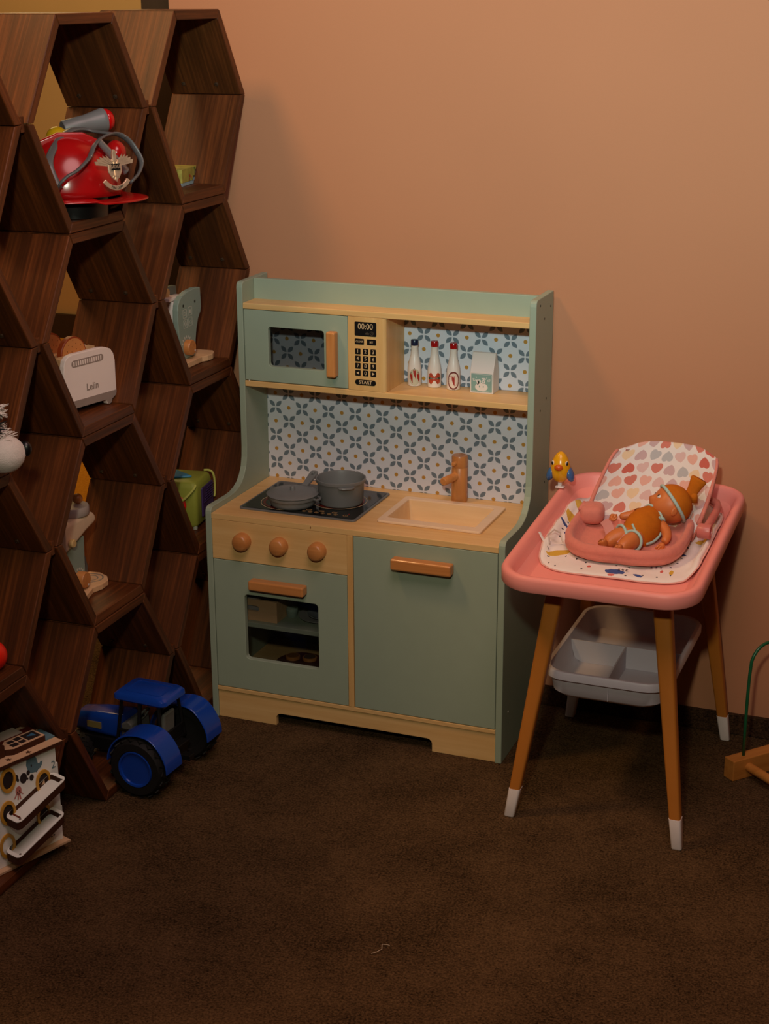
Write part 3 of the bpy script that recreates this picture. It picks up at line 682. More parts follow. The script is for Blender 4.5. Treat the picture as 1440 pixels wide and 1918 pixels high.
def matpt(a, b):
    u, v = 2*a-1, 2*b-1
    k = 1 if abs(u)+abs(v) < 1e-6 else max(abs(u), abs(v))/((abs(u)**5+abs(v)**5)**.2)
    x, y = u*k*.1395, .040+v*k*.179
    edge = max(abs(u), abs(v)); z = matz(x, y)
    return (x + (.003*noise.noise(Vector((a*9, b*9, 0))) if edge > .9 else 0), y, z*(1 if edge < .97 else .45)+(.0004 if edge >= .97 else 0))
mb = MB().grid(44, 52, matpt)
mo = mk('mat_top', mb, M_mat, mw, smooth='all')
sd = mo.modifiers.new('thick', 'SOLIDIFY'); sd.thickness = .0016; sd.offset = 1
mk('mat_binding', MB().tube([matpt(a, b) for a, b in [(i/24, 0) for i in range(25)]+[(1, i/24) for i in range(1, 25)]+[(1-i/24, 1) for i in range(1, 25)]+[(0, 1-i/24) for i in range(1, 25)]], .0014, 6), plain('mat_edge_pink', (222, 176, 166), .8, .2), mw, smooth=True)
M_tie = plain('mat_cotton', (230, 222, 216), .85, .2)
tie = [(-.126, -.052, .013), (-.131, -.045, .026), (-.122, -.038, .034), (-.112, -.034, .028), (-.106, -.040, .014)]
mk('tie_loop', MB().tube(tie, .0042, 8, flat=.22, up=(0, 1, 0)), M_tie, mw, smooth=True)
mk('tie_end', MB().tube([(-.128, -.056, .010), (-.138, -.052, .020), (-.146, -.046, .030)], .0042, 8, flat=.25, up=(0, 1, 0)), M_tie, mw, smooth=True)
for i in range(3):
    text('sleepy_print', 'z', .011, (.012+i*.0062, -.1145+i*.001, .0093), (0, 0, -.1), M_navy, mw)
    text('sleepy_print', 'z', .010, (.062+i*.0075, -.0930+i*.002, .0105), (0, 0, -.1), M_navy, mw)

# duck rattle on the tray rim
dk = thing('duck_toy', 'yellow plastic duck toy with blue wings clipped on the pink tray rim', 'toy duck', (.6555, .1560, .5010))
M_duck = plain('duck_yellow', (232, 164, 22), .22, .6, var=.03); M_dblue = plain('duck_blue', (62, 102, 156), .22, .6); M_bill = plain('duck_orange', (206, 88, 26), .22, .6)
Fd = Vector((.10, -.94, 0)).normalized(); Sd = Vector((-Fd.y, Fd.x, 0)); MD = Matrix((Sd, -Fd, Vector((0, 0, 1)))).transposed()  # local x side, local -y front
def egg(p, d):
    k = 1.0-.16*d.z-.04*d.z*d.z; return Vector((p.x*k, p.y*k, p.z))
bodyk = mk('duck_body', MB().sphere((0, 0, .0400), (.0180, .0170, .0295), 28, 18, MD, egg), M_duck, dk, smooth='all')
mk('bill', MB().sphere(MD @ Vector((-.001, -.0165, .0430)), (.0082, .0066, .0058), 20, 12, MD), M_bill, dk, smooth='all')
for s in (-1, 1):
    mk('wing', MB().sphere(MD @ Vector((s*.0175, .001, .0270)), (.0075, .0130, .0150), 20, 12, MD @ Matrix.Rotation(s*-.35, 3, 'Y')), M_dblue, dk, smooth='all')
    e = mk('eye', MB().sphere(MD @ Vector((s*.0128, -.0098, .0500)), (.0030, .0022, .0045), 14, 8, MD @ Matrix.Rotation(s*.75, 3, 'Z')), M_white, dk, smooth='all')
    mk('pupil', MB().sphere(MD @ Vector((s*.0135, -.0108, .0497)), (.0021, .0018, .0036), 12, 8, MD @ Matrix.Rotation(s*.75, 3, 'Z')), M_black, e, smooth='all')
mk('clip_post', MB().box(-.0035, .0035, -.0025, .0025, .0030, .0135), M_foot, dk, bev=.0006)
mk('rim_clip', MB().box(-.0080, .0080, -.0050, .0050, .0004, .0034), M_foot, dk, bev=.0008)

# ------------------------------------------------------------------ doll carrier seat
M_rose = plain('rose_cotton', (216, 130, 114), .85, .25, var=.05, scale=120, bump=.25, bscale=900, sheen=.15)
M_hearts = heart_print('hearts_cotton')
M_rosep = plain('rose_plastic', (200, 112, 104), .35, .5)
ca = thing('doll_carrier', 'rose-pink doll carrier seat with hearts-printed backrest standing on the mat', 'doll seat', (.8185, .0200, .4590), 0)
def sup(cx, cy, a, b, n, N_=40):
    o = []
    for i in range(N_):
        t = 2*PI*i/N_; c_, s_ = math.cos(t), math.sin(t)
        o.append((cx+a*abs(c_)**(2/n)*(1 if c_ >= 0 else -1), cy+b*abs(s_)**(2/n)*(1 if s_ >= 0 else -1)))
    return o
def seatloop(k, z, sl=.10, lump=0.0):
    pts = []
    for i, (x, y) in enumerate(sup(0, 0, .1050*k, .1060*k, 3.2, 56)):
        q = min(1, max(0, (y-.050)/.045)); zz = .004+(z-.004)*(1-.88*q*q*(3-2*q)) + sl*y
        zz += .0016*noise.noise(Vector((x*60, y*60, z*80))) + lump*noise.noise(Vector((x*30, y*30, 2)))
        rr_ = 1+.010*noise.noise(Vector((x*45+3, y*45, z*70)))
        pts.append((x*rr_, y*rr_, zz))
    return pts
mk('seat_tub', MB().loft([seatloop(.80, .004), seatloop(.90, .001), seatloop(.975, .006), seatloop(1.0, .012), seatloop(.985, .0145), seatloop(1.0, .018), seatloop(1.005, .024), seatloop(.985, .0290), seatloop(.95, .0315), seatloop(.91, .0305), seatloop(.875, .0255), seatloop(.85, .016), seatloop(.80, .008), seatloop(.6, .0055)]), M_rose, ca, smooth='all')
def backpt(a, b):
    s = 2*a-1; t = b
    xl = -.093+.034*t**1.0-.006*math.sin(PI*t); xr = .100+.020*t+.006*math.sin(PI*t)
    wf = 1-.10*max(0, (t-.80)/.20)**2.2
    cx = (xl+xr)/2; hw = (xr-xl)/2*wf
    y = .068+.118*t-.030*abs(s)**2.2*(1-.25*t)+.020*math.sin(PI*t*.9)*(1-s*s)*.6
    z = .004+.120*t+.010*t*t - .012*max(0, (t-.86)/.14)**2*abs(s)**4
    y += .0022*noise.noise(Vector((a*7, b*6, .4)))
    return (cx+s*hw, y, z)
bk = mk('backrest', MB().grid(36, 30, backpt), [M_hearts, M_rose], ca, smooth='all'); bk.data.flip_normals()
sd = bk.modifiers.new('thick', 'SOLIDIFY'); sd.thickness = .007; sd.offset = -1; sd.material_offset = 1; sd.material_offset_rim = 1
for s in (0, 1):
    mk('side_piping', MB().tube([tuple(Vector(backpt(s, .18+.74*i/14))+Vector(((-.001 if s == 0 else .001), -.001, 0))) for i in range(15)], [.0042-.0014*i/14 for i in range(15)], 8), M_rose, ca, smooth='all')
mk('piping_foot', MB().tube([(-.0965, .028, .040), (-.0945, .050, .046), tuple(backpt(0, .24))], .0040, 8), M_rose, ca, smooth='all')
mk('side_pad', MB().sphere((-.0790, .046, .0310), (.0215, .0260, .0165), 24, 14, Matrix.Rotation(.15, 3, 'Z'), lambda p, d: Vector((math.copysign(abs(p.x/.0215)**.55*.0215, p.x), math.copysign(abs(p.y/.0270)**.6*.0270, p.y), math.copysign(abs(p.z/.02)**.7*.02, p.z)))), M_rose, ca, smooth='all')
M_strap = plain('pink_strap', (206, 140, 134), .7, .3)
mk('waist_strap', MB().tube([(-.048, .012, .0300), (-.040, .001, .0275), (-.032, -.012, .0190), (-.028, -.020, .012)], .0085, 8, flat=.14, up=(.6, .6, .5)), M_strap, ca, smooth=True)
mk('crotch_strap', MB().tube([(-.006, -.058, .0160), (.003, -.052, .0270), (.010, -.046, .030), (.012, -.040, .020)], .0065, 8, flat=.16, up=(0, .7, .7)), M_strap, ca, smooth=True)
mk('shoulder_strap', MB().tube([tuple(Vector(backpt(.93, .30))+Vector((-.004, -.005, .002))), tuple(Vector(backpt(.80, .27))+Vector((0, -.005, .002)))], .0035, 8, flat=.3), M_strap, ca, smooth=True)
mk('clear_loop', MB().tube([tuple(Vector(backpt(.90, .16))+Vector((0, -.006, .002))), tuple(Vector(backpt(.93, .30))+Vector((-.004, -.005, .002)))], .003, 8, flat=.4), clear('strap_plastic', (230, 225, 215), .1, .45), ca, smooth=True)
hj = mk('handle_joint', MB().lathe([(.0120, -.0110), (.0132, -.0095), (.0132, .0090), (.0125, .0110), (.0095, .0112), (.0090, .0085), (0, .0085)], 28, (.1265, .0150, .0300), Matrix.Rotation(PI/2, 3, 'Y')), M_rosep, ca, smooth=True)
mk('joint_disc', MB().lathe([(.0088, .0086), (.0070, .0098), (0, .0100)], 24, (.1265, .0150, .0300), Matrix.Rotation(PI/2, 3, 'Y')), plain('joint_red', (176, 40, 34), .4), hj, smooth=True)
mk('carry_handle', MB().tube([(.1280, .0190, .0330), (.1300, .050, .0370), (.1310, .085, .0400), (.1300, .120, .0420), (.124, .142, .0430), (.105, .1560, .0440), (.06, .1640, .0450), (.02, .166, .0450)], .0068, 14), M_rosep, ca, smooth=True)
mk('rocker_foot', MB().loft([[(x, y, .0) for x, y in sup(0, 0, .072, .070, 3, 32)], [(x, y, .0035+y*.1) for x, y in sup(0, 0, .080, .080, 3, 32)]]), M_rosep, ca)

# ------------------------------------------------------------------ baby doll (one continuous body, head sculpted on the neck)
dl = thing('baby_doll', 'small baby doll in an orange romper and knotted cap reclining in the hearts seat', 'doll', (.835, .01, .466))
M_skin = plain('doll_vinyl', (206, 118, 62), .42, .4, var=.03, scale=60)
M_orange = plain('orange_jersey', (192, 106, 22), .9, .15, var=.06, scale=80, bump=.2, bscale=700)
M_mint = plain('mint_trim', (176, 204, 196), .8, .2, var=.03, scale=300, bump=.3, bscale=800)
O = Vector((.835, .01, .466))
P_ = lambda *v: Vector(v)-O
hip, belly, chest, neck = P_(.8335, .004, .4790), P_(.8400, .024, .4865), P_(.8470, .046, .4945), P_(.8595, .066, .5030)
body_v = [belly, hip, chest, neck, P_(.8660, .076, .5060),
          P_(.8260, -.004, .4800), P_(.8110, -.018, .4810), P_(.7960, -.028, .4760), P_(.7900, -.040, .4690),        # leg towards the left
          P_(.8390, -.012, .4765), P_(.8330, -.034, .4800), P_(.8240, -.050, .4760), P_(.8200, -.060, .4700),         # leg towards us
          P_(.8360, .050, .5010), P_(.8200, .046, .5010), P_(.8050, .040, .4985), P_(.7950, .036, .4980),              # right arm
          P_(.8640, .044, .4910), P_(.8790, .034, .4840), P_(.8850, .018, .4770), P_(.8820, .004, .4700)]             # left arm
edges = [(0, 1), (0, 2), (2, 3), (3, 4), (1, 5), (5, 6), (6, 7), (7, 8), (1, 9), (9, 10), (10, 11), (11, 12), (2, 13), (13, 14), (14, 15), (15, 16), (2, 17), (17, 18), (18, 19), (19, 20)]
rad = [.0235, .0205, .0205, .0145, .0140, .0175, .0185, .0140, .0090, .0165, .0168, .0125, .0088, .0105, .0095, .0080, .0060, .0110, .0105, .0088, .0066]
bd = skin('body', body_v, edges, rad, M_skin, dl, 2, 0)
# head: a sphere pushed into a baby face
r3, u3, c3 = R_, U_, -F_
fwd = (-.86*r3 + .46*u3 + .13*c3).normalized(); upv = (.50*r3 + .80*u3 + .10*c3); upv = (upv - fwd*upv.dot(fwd)).normalized(); sid = upv.cross(fwd).normalized()
HC = P_(.8770, .0790, .5160); HR = .0335
MH = Matrix((fwd, sid, upv)).transposed()        # local x face, y side, z crown
def bump(d, c, w): return math.exp(-((d-Vector(c).normalized()).length/w)**2)
def face(p, d):
    k = 1.0
    k += .12*bump(d, (.78, .42, -.46), .36)+.12*bump(d, (.78, -.42, -.46), .36)      # cheeks
    k += .20*bump(d, (1, 0, -.13), .14)                                              # nose
    k += .10*bump(d, (.86, 0, -.68), .20)                                            # chin
    k += .13*bump(d, (.92, 0, -.36), .17)                                            # upper lip
    k -= .13*bump(d, (.92, 0, -.47), .09)                                            # open mouth
    k -= .05*bump(d, (.90, .36, .10), .16)+.05*bump(d, (.90, -.36, .10), .16)        # eye sockets
    k += .03*bump(d, (.80, 0, .55), .45)
    k -= .10*max(0, -d.z-.55)
    return p*k
hdm = mk('head', MB().sphere(HC, HR, 56, 40, MH, face), M_skin, dl, smooth='all')
def onhead(d, k=1.0): d = Vector(d).normalized(); return HC + MH @ (face(d*HR, d)*k)
M_mouth = plain('mouth_dark', (96, 34, 26), .6)
mk('mouth', MB().sphere(onhead((.92, 0, -.47), .99), (.0030, .0060, .0026), 16, 10, MH), M_mouth, hdm, smooth='all')
mk('lower_lip', MB().sphere(onhead((.90, 0, -.58), .99), (.0034, .0062, .0026), 16, 10, MH), M_skin, hdm, smooth='all')
for s in (-1, 1):
    ey = mk('eye', MB().sphere(onhead((.90, s*.38, .08), .955), (.0040, .0052, .0040), 16, 10, MH @ Matrix.Rotation(s*.40, 3, 'Z')), M_white, hdm, smooth='all')
    mk('iris', MB().sphere(onhead((.90, s*.36, .09), 1.015), (.0022, .0032, .0032), 14, 8, MH @ Matrix.Rotation(s*.40, 3, 'Z')), M_black, ey, smooth='all')
    er = mk('ear', MB().sphere(onhead((-.05, s*1, -.22), 1.0), (.0062, .0034, .0085), 18, 12, MH @ Matrix.Rotation(s*.35, 3, 'Z'), lambda p, d: p*(1-.35*math.exp(-((d-Vector((.3, s*.9, .1)).normalized()).length/.5)**2))), M_skin, hdm, smooth='all')
# cap: part of a larger sphere, cut on a slanted plane
cn = Vector((-.50, 0, .86)).normalized()
cx_ = cn.orthogonal().normalized(); cy_ = cn.cross(cx_)
cap = MB(); loops = []
CR = HR*1.085; c0 = .10
for j in range(14):
    t = c0+(1.0-c0)*j/13; rr0 = math.sqrt(max(0, 1-t*t))
    loops.append([HC+MH @ ((cn*t+(cx_*math.cos(2*PI*i/40)+cy_*math.sin(2*PI*i/40))*rr0)*CR) for i in range(40)])
cap.loft(loops, False, True)
hat = mk('cap', cap, M_orange, dl, smooth='all')
sd = hat.modifiers.new('thick', 'SOLIDIFY'); sd.thickness = .0012; sd.offset = -1
rr0 = math.sqrt(1-c0*c0)
mk('cap_trim', MB().tube([HC+MH @ ((cn*c0+(cx_*math.cos(2*PI*i/40)+cy_*math.sin(2*PI*i/40))*rr0)*CR*1.012) for i in range(41)], .0030, 10, caps=False, flat=1.0), M_mint, hat, smooth='all')
topp = HC+MH @ (Vector((-.62, -.05, .78)).normalized()*CR*.97)
dt = (P_(.9200, .100, .5620)-topp)
mk('cap_knot', MB().tube([topp-dt*.05, topp+dt*.25, topp+dt*.60, topp+dt*.92, topp+dt*1.0], [.0130, .0100, .0120, .0150, .0140], 14, flat=.50), M_orange, hat, smooth='all')
mk('cap_knot_fold', MB().tube([topp-dt*.02+Vector((.006, 0, -.008)), topp+dt*.22+Vector((.004, -.002, -.004)), topp+dt*.45], [.009, .0075, .004], 12, flat=.6), M_orange, hat, smooth='all')
# romper: a snug second skin over the trunk
aT = (chest-hip); LT = aT.length; aT = aT.normalized()
front = (c3-aT*c3.dot(aT)).normalized(); side = aT.cross(front).normalized()
if side.dot(r3) < 0: side = -side
RT = [(-.40, .012, .011), (-.30, .0205, .0180), (-.10, .0265, .0228), (.15, .0298, .0255), (.50, .0318, .0272), (.85, .0296, .0252), (1.10, .0258, .0215), (1.30, .0215, .0178), (1.40, .0188, .0160)]
def surf(t, ang, k=1.0):
    for (t0, w0, d0), (t1, w1, d1) in zip(RT, RT[1:]):
        if t <= t1: break
    q = min(1, max(0, (t-t0)/(t1-t0))); wd, dp = w0+(w1-w0)*q, d0+(d1-d0)*q
    a = math.radians(ang); c_, s_ = math.cos(a), math.sin(a)
    fold = 1+.012*math.sin(t*9+ang*.05)*max(0, c_)
    return hip+aT*(LT*t)+(side*(wd*s_)+front*(dp*c_))*k*fold
mk('romper', MB().loft([[surf(RT[0][0]+(RT[-1][0]-RT[0][0])*i/22, 360*j/44) for j in range(44)] for i in range(23)]), M_orange, dl, smooth='all')
def band(name, c, n, r, w=.0022, k0=0, k1=40):
    n = Vector(n).normalized(); a = n.orthogonal().normalized(); b = n.cross(a)
    return mk(name, MB().tube([Vector(c)+(a*math.cos(2*PI*i/40)+b*math.sin(2*PI*i/40))*r for i in range(k0, k1+1)], w, 8, caps=False), M_mint, dl, smooth='all')
band('leg_trim', P_(.8115, -.0135, .4800), (-.74, -.66, .05), .0186, .0026)
band('leg_trim', P_(.8345, -.0290, .4785), (-.30, -.92, .16), .0176, .0026)
def strip(name, pts, w_=.0027): return mk(name, MB().tube(spline0([surf(t, a, 1.03) for t, a in pts]), w_, 8, flat=.8), M_mint, dl, smooth='all')
def spline0(pts, n=5):
    out = []
    for i in range(len(pts)-1):
        p0, p1, p2, p3 = pts[max(i-1, 0)], pts[i], pts[i+1], pts[min(i+2, len(pts)-1)]
        for k in range(n):
            t = k/n; out.append(.5*((2*p1)+(p2-p0)*t+(2*p0-5*p1+4*p2-p3)*t*t+(3*p1-p0-3*p2+p3)*t**3))
    return out+[pts[-1]]
strip('collar_trim', [(1.38, a) for a in range(-130, 131, 20)])
strip('side_trim', [(1.36, 34), (1.15, 48), (.85, 58), (.5, 64), (.15, 66), (-.15, 60)], .0030)
strip('shoulder_trim', [(1.30, 40), (1.28, 62), (1.18, 88), (1.05, 110)])
strip('collar_tie', [(1.30, -52), (1.36, -30), (1.24, 6), (1.12, 34)])
strip('collar_tie', [(1.12, 34), (1.02, 22), (1.00, 10)], .0022)
strip('crotch_trim', [(-.10, -46), (-.26, -20), (-.30, 10)], .0024)
# hands: palm with four fingers and a thumb, loosely curled
def hand(c, d, up, name='hand', s=1.0):
    d = Vector(d).normalized(); up = Vector(up); up = (up-d*up.dot(d)).normalized(); x = d.cross(up).normalized()
    c = Vector(c); vs = [c-d*.004*s, c, c+d*.0045*s]; es = [(0, 1), (1, 2)]; rs = [.0058*s, .0062*s, .0056*s]
    for i, ln in enumerate((.0062, .0072, .0068, .0054)):
        b = c+d*.0055*s+x*(i-1.5)*.0036*s; k = len(vs)
        vs += [b, b+d*ln*.6*s+up*.0006, b+d*ln*s-up*.0032*s, b+d*ln*.7*s-up*.0060*s]; es += [(2, k), (k, k+1), (k+1, k+2), (k+2, k+3)]; rs += [.0022*s, .0021*s, .0019*s, .0016*s]
    k = len(vs); vs += [c-x*.0052*s+d*.001, c-x*.0080*s+d*.0045*s, c-x*.0070*s+d*.0080*s]; es += [(1, k), (k, k+1), (k+1, k+2)]; rs += [.0026*s, .0023*s, .0019*s]
    return skin(name, vs, es, rs, M_skin, dl, 2, 1)
hand(body_v[16]+Vector((-.004, -.001, -.001)), (-1, -.15, -.10), (.1, -.5, .85))
hand(body_v[20]+Vector((-.002, -.004, -.003)), (-.25, -.8, -.5), (.6, -.3, .6))
def foot(c, d, up):
    d = Vector(d).normalized(); up = Vector(up); up = (up-d*up.dot(d)).normalized(); x = d.cross(up).normalized(); c = Vector(c)
    vs = [c, c+d*.007, c+d*.012]; es = [(0, 1), (1, 2)]; rs = [.0085, .0080, .0066]
    for i, r0 in enumerate((.0034, .0028, .0025, .0023, .0021)):
        k = len(vs); vs += [c+d*(.0165-.0006*i)+x*(i-2)*.0034]; es += [(2, k)]; rs += [r0]
    return skin('foot', vs, es, rs, M_skin, dl, 2, 0)
foot(body_v[8], (-.25, -.55, .60), (-.2, .8, .5)); foot(body_v[12], (-.1, -.5, .65), (-.1, .8, .5))

# ------------------------------------------------------------------ bead maze on the carpet at the right
mz = thing('bead_maze', 'wooden bead maze base with a green bent wire standing on the carpet', 'toy', (1.0160, .0812, .0004), math.radians(49.5))
M_honey = wood('honey_wood', (172, 104, 40), (204, 138, 66), grain=(5, 60, 60), rough=.45, big=.6, bump=.04)
mk('base_block', MB().box(0, .34, 0, .0265, 0, .0400), M_honey, mz, bev=.0016)
mk('base_block', MB().box(0, .34, -.1750, -.1485, 0, .0400), M_honey, mz, bev=.0016)
for x in (.036, .304): mk('cross_dowel', MB().tube([(x, .0002, .0215), (x, -.1487, .0215)], .0085, 16), M_honey, mz, smooth=True)
M_wire = plain('green_wire', (26, 92, 56), .3, .5)
pth = [(.0330, .0135, .0380), (.0325, .0135, .10), (.0330, .0135, .160), (.0345, .0135, .200)]
for i in range(1, 12):
    a = PI-PI*i/11; pth.append((.0735+.0385*math.cos(a), .0135, .2130+.0420*math.sin(a)))
pth += [(.1130, .0135, .160), (.130, .0135, .120), (.160, .0135, .115), (.185, .0135, .16), (.21, .0135, .19), (.24, .0135, .16), (.25, .0135, .10), (.25, .0135, .038)]
mk('wire', MB().tube(pth, .0030, 10), M_wire, mz, smooth='all')
for i, (x, z, c) in enumerate(((.2500, .0500, (190, 40, 36)), (.2500, .0740, (228, 180, 50)))):
    mk('bead', MB().sphere((x, .0135, z), .0115, 20, 12), plain('bead_%d' % i, c, .3), mz, smooth='all')

# ------------------------------------------------------------------ loose thread
tag(mk('thread', MB().tube([(.604, -.664, .0012), (.611, -.660, .0035), (.6155, -.650, .0030), (.612, -.640, .0045), (.618, -.636, .0030), (.622, -.634, .0012)], .0005, 5), plain('thread_white', (210, 190, 160), .8), None), 'short pale thread lying loose on the brown carpet', 'thread')

# ------------------------------------------------------------------ blue tractor in front of the shelf
tr = thing('toy_tractor', 'blue plastic toy tractor with big black rear wheels parked halfway into the shelf', 'toy tractor', (.0350, -.2560, .0005), math.radians(-3))
M_blue = plain('tractor_blue', (22, 66, 164), .22, .6, var=.03); M_tyre = plain('tyre_rubber', (26, 24, 22), .7, .3, var=.1); M_cab = plain('cab_black', (20, 20, 20), .4, .4); M_seat = plain('cab_grey', (112, 112, 106), .5, .3)
RX = Matrix.Rotation(PI/2, 3, 'X')
def wheel(x, y0, y1, r, out):
    wy = (y0+y1)/2; hw = abs(y1-y0)/2
    prof_ = [(r*.60, -hw*.8), (r*.64, -hw), (r*.88, -hw), (r*.965, -hw*.72), (r*.965, hw*.72), (r*.88, hw), (r*.64, hw), (r*.60, hw*.8)]
    wl = mk('wheel', MB().lathe(prof_, 40, (x, wy, r), RX), M_tyre, tr, smooth=True)
    tb_ = MB(); nt = 18
    for i in range(nt):
        for s in (-1, 1):
            a = 2*PI*(i+(.25 if s > 0 else -.25))/nt
            Mx = Matrix.Translation((x, wy, r)) @ Matrix.Rotation(a, 4, 'Y') @ Matrix.Translation((0, s*hw*.46, r*.962)) @ Matrix.Rotation(s*.6, 4, 'Z')
            q = MB().box(-.0042*r/.055, .0042*r/.055, -hw*.46, hw*.46, 0, r*.038); tb_.add([tuple(Mx @ Vector(v)) for v in q.v], q.f)
    mk('tread', tb_, M_tyre, wl)
    s = out
    mk('rim', MB().lathe([(r*.62, s*hw*.85), (r*.60, s*hw*1.04), (r*.54, s*hw*1.0), (r*.50, s*hw*.62), (r*.34, s*hw*.55), (r*.16, s*hw*.66), (r*.12, s*hw*.80), (0, s*hw*.84)], 40, (x, wy, r), RX), M_blue, wl, smooth=True)
wheel(0, -.1040, -.0620, .0560, 1); wheel(0, .0620, .1040, .0560, -1)
for y0, y1, s in ((-.0840, -.0540, 1), (.0540, .0840, -1)):
    o_ = wheel(-.1500, y0, y1, .0330, s)
for o_ in [c for c in tr.children if c.name.startswith('wheel')][2:]: o_.location.z = .0165
def fender(y0, y1):
    mb = MB(); n = 22; r0, r1 = .0605, .0635
    A = [math.radians(-2+ (178)*i/n) for i in range(n+1)]
    loops = []
    for a in A:
        k = 1.0+.05*math.exp(-((a-math.radians(65))/.35)**2)
        ro = r1*k; ri = r0*k
        loops.append([(ri*math.cos(a), y0, .056+ri*math.sin(a)), (ro*math.cos(a), y0, .056+ro*math.sin(a)), (ro*math.cos(a), y1, .056+ro*math.sin(a)), (ri*math.cos(a), y1, .056+ri*math.sin(a))])
    return mb.loft(loops)
for y0, y1 in ((-.0980, -.0450), (.0450, .0980)): mk('fender', fender(y0, y1), M_blue, tr, smooth=True, bev=.0012)
mk('chassis', MB().prism([(.030, .040), (-.160, .036), (-.185, .050), (-.185, .062), (-.06, .064), (.036, .066)], XZ, -.028, .028), M_cab, tr, bev=.002)
mk('axle', MB().tube([(0, -.062, .056), (0, .062, .056)], .008, 12), M_cab, tr)
mk('axle', MB().tube([(-.150, -.055, .050), (-.150, .055, .050)], .006, 12), M_cab, tr)
mk('hood', MB().loft([[(-.075, y, z) for y, z in rr(-.0270, .0270, .0640, .1130, .010)], [(-.130, y, z) for y, z in rr(-.0260, .0260, .0640, .1090, .012)], [(-.178, y, z) for y, z in rr(-.0240, .0240, .0640, .1010, .012)], [(-.186, y, z) for y, z in rr(-.0200, .0200, .0660, .0940, .010)]]), M_blue, tr, smooth=True)
mk('hood_emblem', MB().box(-.150, -.120, -.0290, -.0262, .080, .092), plain('decal_gold', (170, 150, 90), .4, .5, .4), tr)
mk('cab_floor', MB().box(-.080, .018, -.040, .040, .064, .070), M_cab, tr, bev=.001)
for x, y, xt, yt in ((-.078, -.038, -.068, -.032), (-.078, .038, -.068, .032), (.016, -.040, .010, -.032), (.016, .040, .010, .032), (-.030, -.041, -.030, -.033), (-.030, .041, -.030, .033)):
    mk('cab_post', MB().tube([(x, y, .069), (xt, yt, .152)], .0032, 8), M_cab, tr)
mk('rear_frame', MB().box(.0125, .0175, -.040, .040, .066, .092), M_cab, tr)
mk('side_rail', MB().tube([(-.070, -.041, .094), (-.045, -.043, .096), (-.020, -.042, .090)], .0030, 8), M_cab, tr)
rf = mk('cab_roof', MB().loft([[(x, y, .1500) for x, y in rr(-.0800, .0240, -.0360, .0360, .010)], [(x, y, .1540) for x, y in rr(-.0850, .0280, -.0400, .0400, .012)], [(x, y, .1610) for x, y in rr(-.0840, .0270, -.0395, .0395, .012)], [(x, y, .1660) for x, y in rr(-.0780, .0220, -.0350, .0350, .012)]]), M_blue, tr, smooth=True)
mk('roof_ridge', MB().ringprism(rr(-.0660, .0100, -.0250, .0250, .008), rr(-.0640, .0080, -.0230, .0230, .007), XY, .1658, .1668), M_blue, rf)
mk('driver_seat', MB().prism([(-.012, .070), (-.012, .088), (-.002, .089), (.006, .128), (.013, .128), (.010, .070)], XZ, -.018, .018), M_seat, tr, bev=.003)
mk('dashboard', MB().prism([(-.074, .070), (-.074, .100), (-.060, .106), (-.052, .100), (-.050, .070)], XZ, -.030, .030), M_seat, tr, bev=.002)
tr_ring = [( -.044+.0125*math.sin(2*PI*i/24)*.55, .0155*math.cos(2*PI*i/24), .112+.0125*math.sin(2*PI*i/24)) for i in range(25)]
mk('steering_wheel', MB().tube(tr_ring, .0020, 8, caps=False), M_seat, tr, smooth='all')
mk('steering_column', MB().tube([(-.056, 0, .102), (-.044, 0, .112)], .0025, 8), M_cab, tr)
mk('cab_window', MB().box(-.074, .010, -.0362, -.0356, .0720, .148), clear('cab_glass', (20, 22, 24), .05, .12), tr)
mk('tow_hitch', MB().box(.0360, .0560, -.008, .008, .040, .050), M_cab, tr, bev=.001)

# ------------------------------------------------------------------ toys on the shelf
F0, F1, F2, F3 = 1.0255, .6895, .3535, .0175      # tops of the bottom boards, row by row
# fire helmet, top cell of the second column
hx_, hy_ = -.0550, -.3050
hl = thing('toy_fire_helmet', 'glossy red toy fire helmet with grey visor frame and chrome badge in the top cell', 'toy helmet', (hx_, hy_, F0+.0170), math.radians(38))
# local x = front of the helmet, y = its left, z up
def dome(p, d): return Vector((p.x*(1-.06*max(0, d.z)), p.y, p.z if p.z > 0 else 0))
shell = mk('shell', MB().sphere((-.006, 0, .018), (.0860, .0700, .0920), 44, 28, None, dome), M_red, hl, smooth='all')
brim = MB(); loops = []
def brimpt(a, k, z):
    c_, s_ = math.cos(a), math.sin(a); rx = .122 if c_ > 0 else .104
    return ((rx*c_)*k, .088*s_*k, z + (-.004 if c_ > .3 else 0)*k)
for k, z in ((.62, .0150), (.80, .0180), (.97, .0150), (1.0, .0135), (.99, .0118), (.80, .0140), (.62, .0110)): loops.append([brimpt(2*PI*i/56, k, z) for i in range(56)])
mk('brim', MB().loft(loops, False, False), M_red, hl, smooth='all')
mk('inner_band', MB().lathe([(.050, -.0164), (.054, -.0164), (.056, .016), (.052, .016)], 32), M_black, hl, smooth=True)
mk('crest', MB().loft([[(x, y, z) for y, z in rr(-.007, .007, .080, zz, .003)] for x, zz in ((-.080, .080), (-.060, .102), (-.02, .117), (.02, .116), (.050, .101), (.066, .084))]), M_red, hl, smooth=True)
mk('front_boss', MB().sphere((.0720, .0, .082), (.017, .022, .020), 20, 14), M_red, hl, smooth='all')
Mh = Matrix.Translation((hx_, hy_, F0+.0170)) @ Matrix.Rotation(math.radians(38), 4, 'Z'); Mhi = Mh.inverted()
wl_ = lambda x, y, z: Mhi @ Vector((x, y, z))
M_vis = plain('visor_grey', (96, 98, 98), .35, .5)
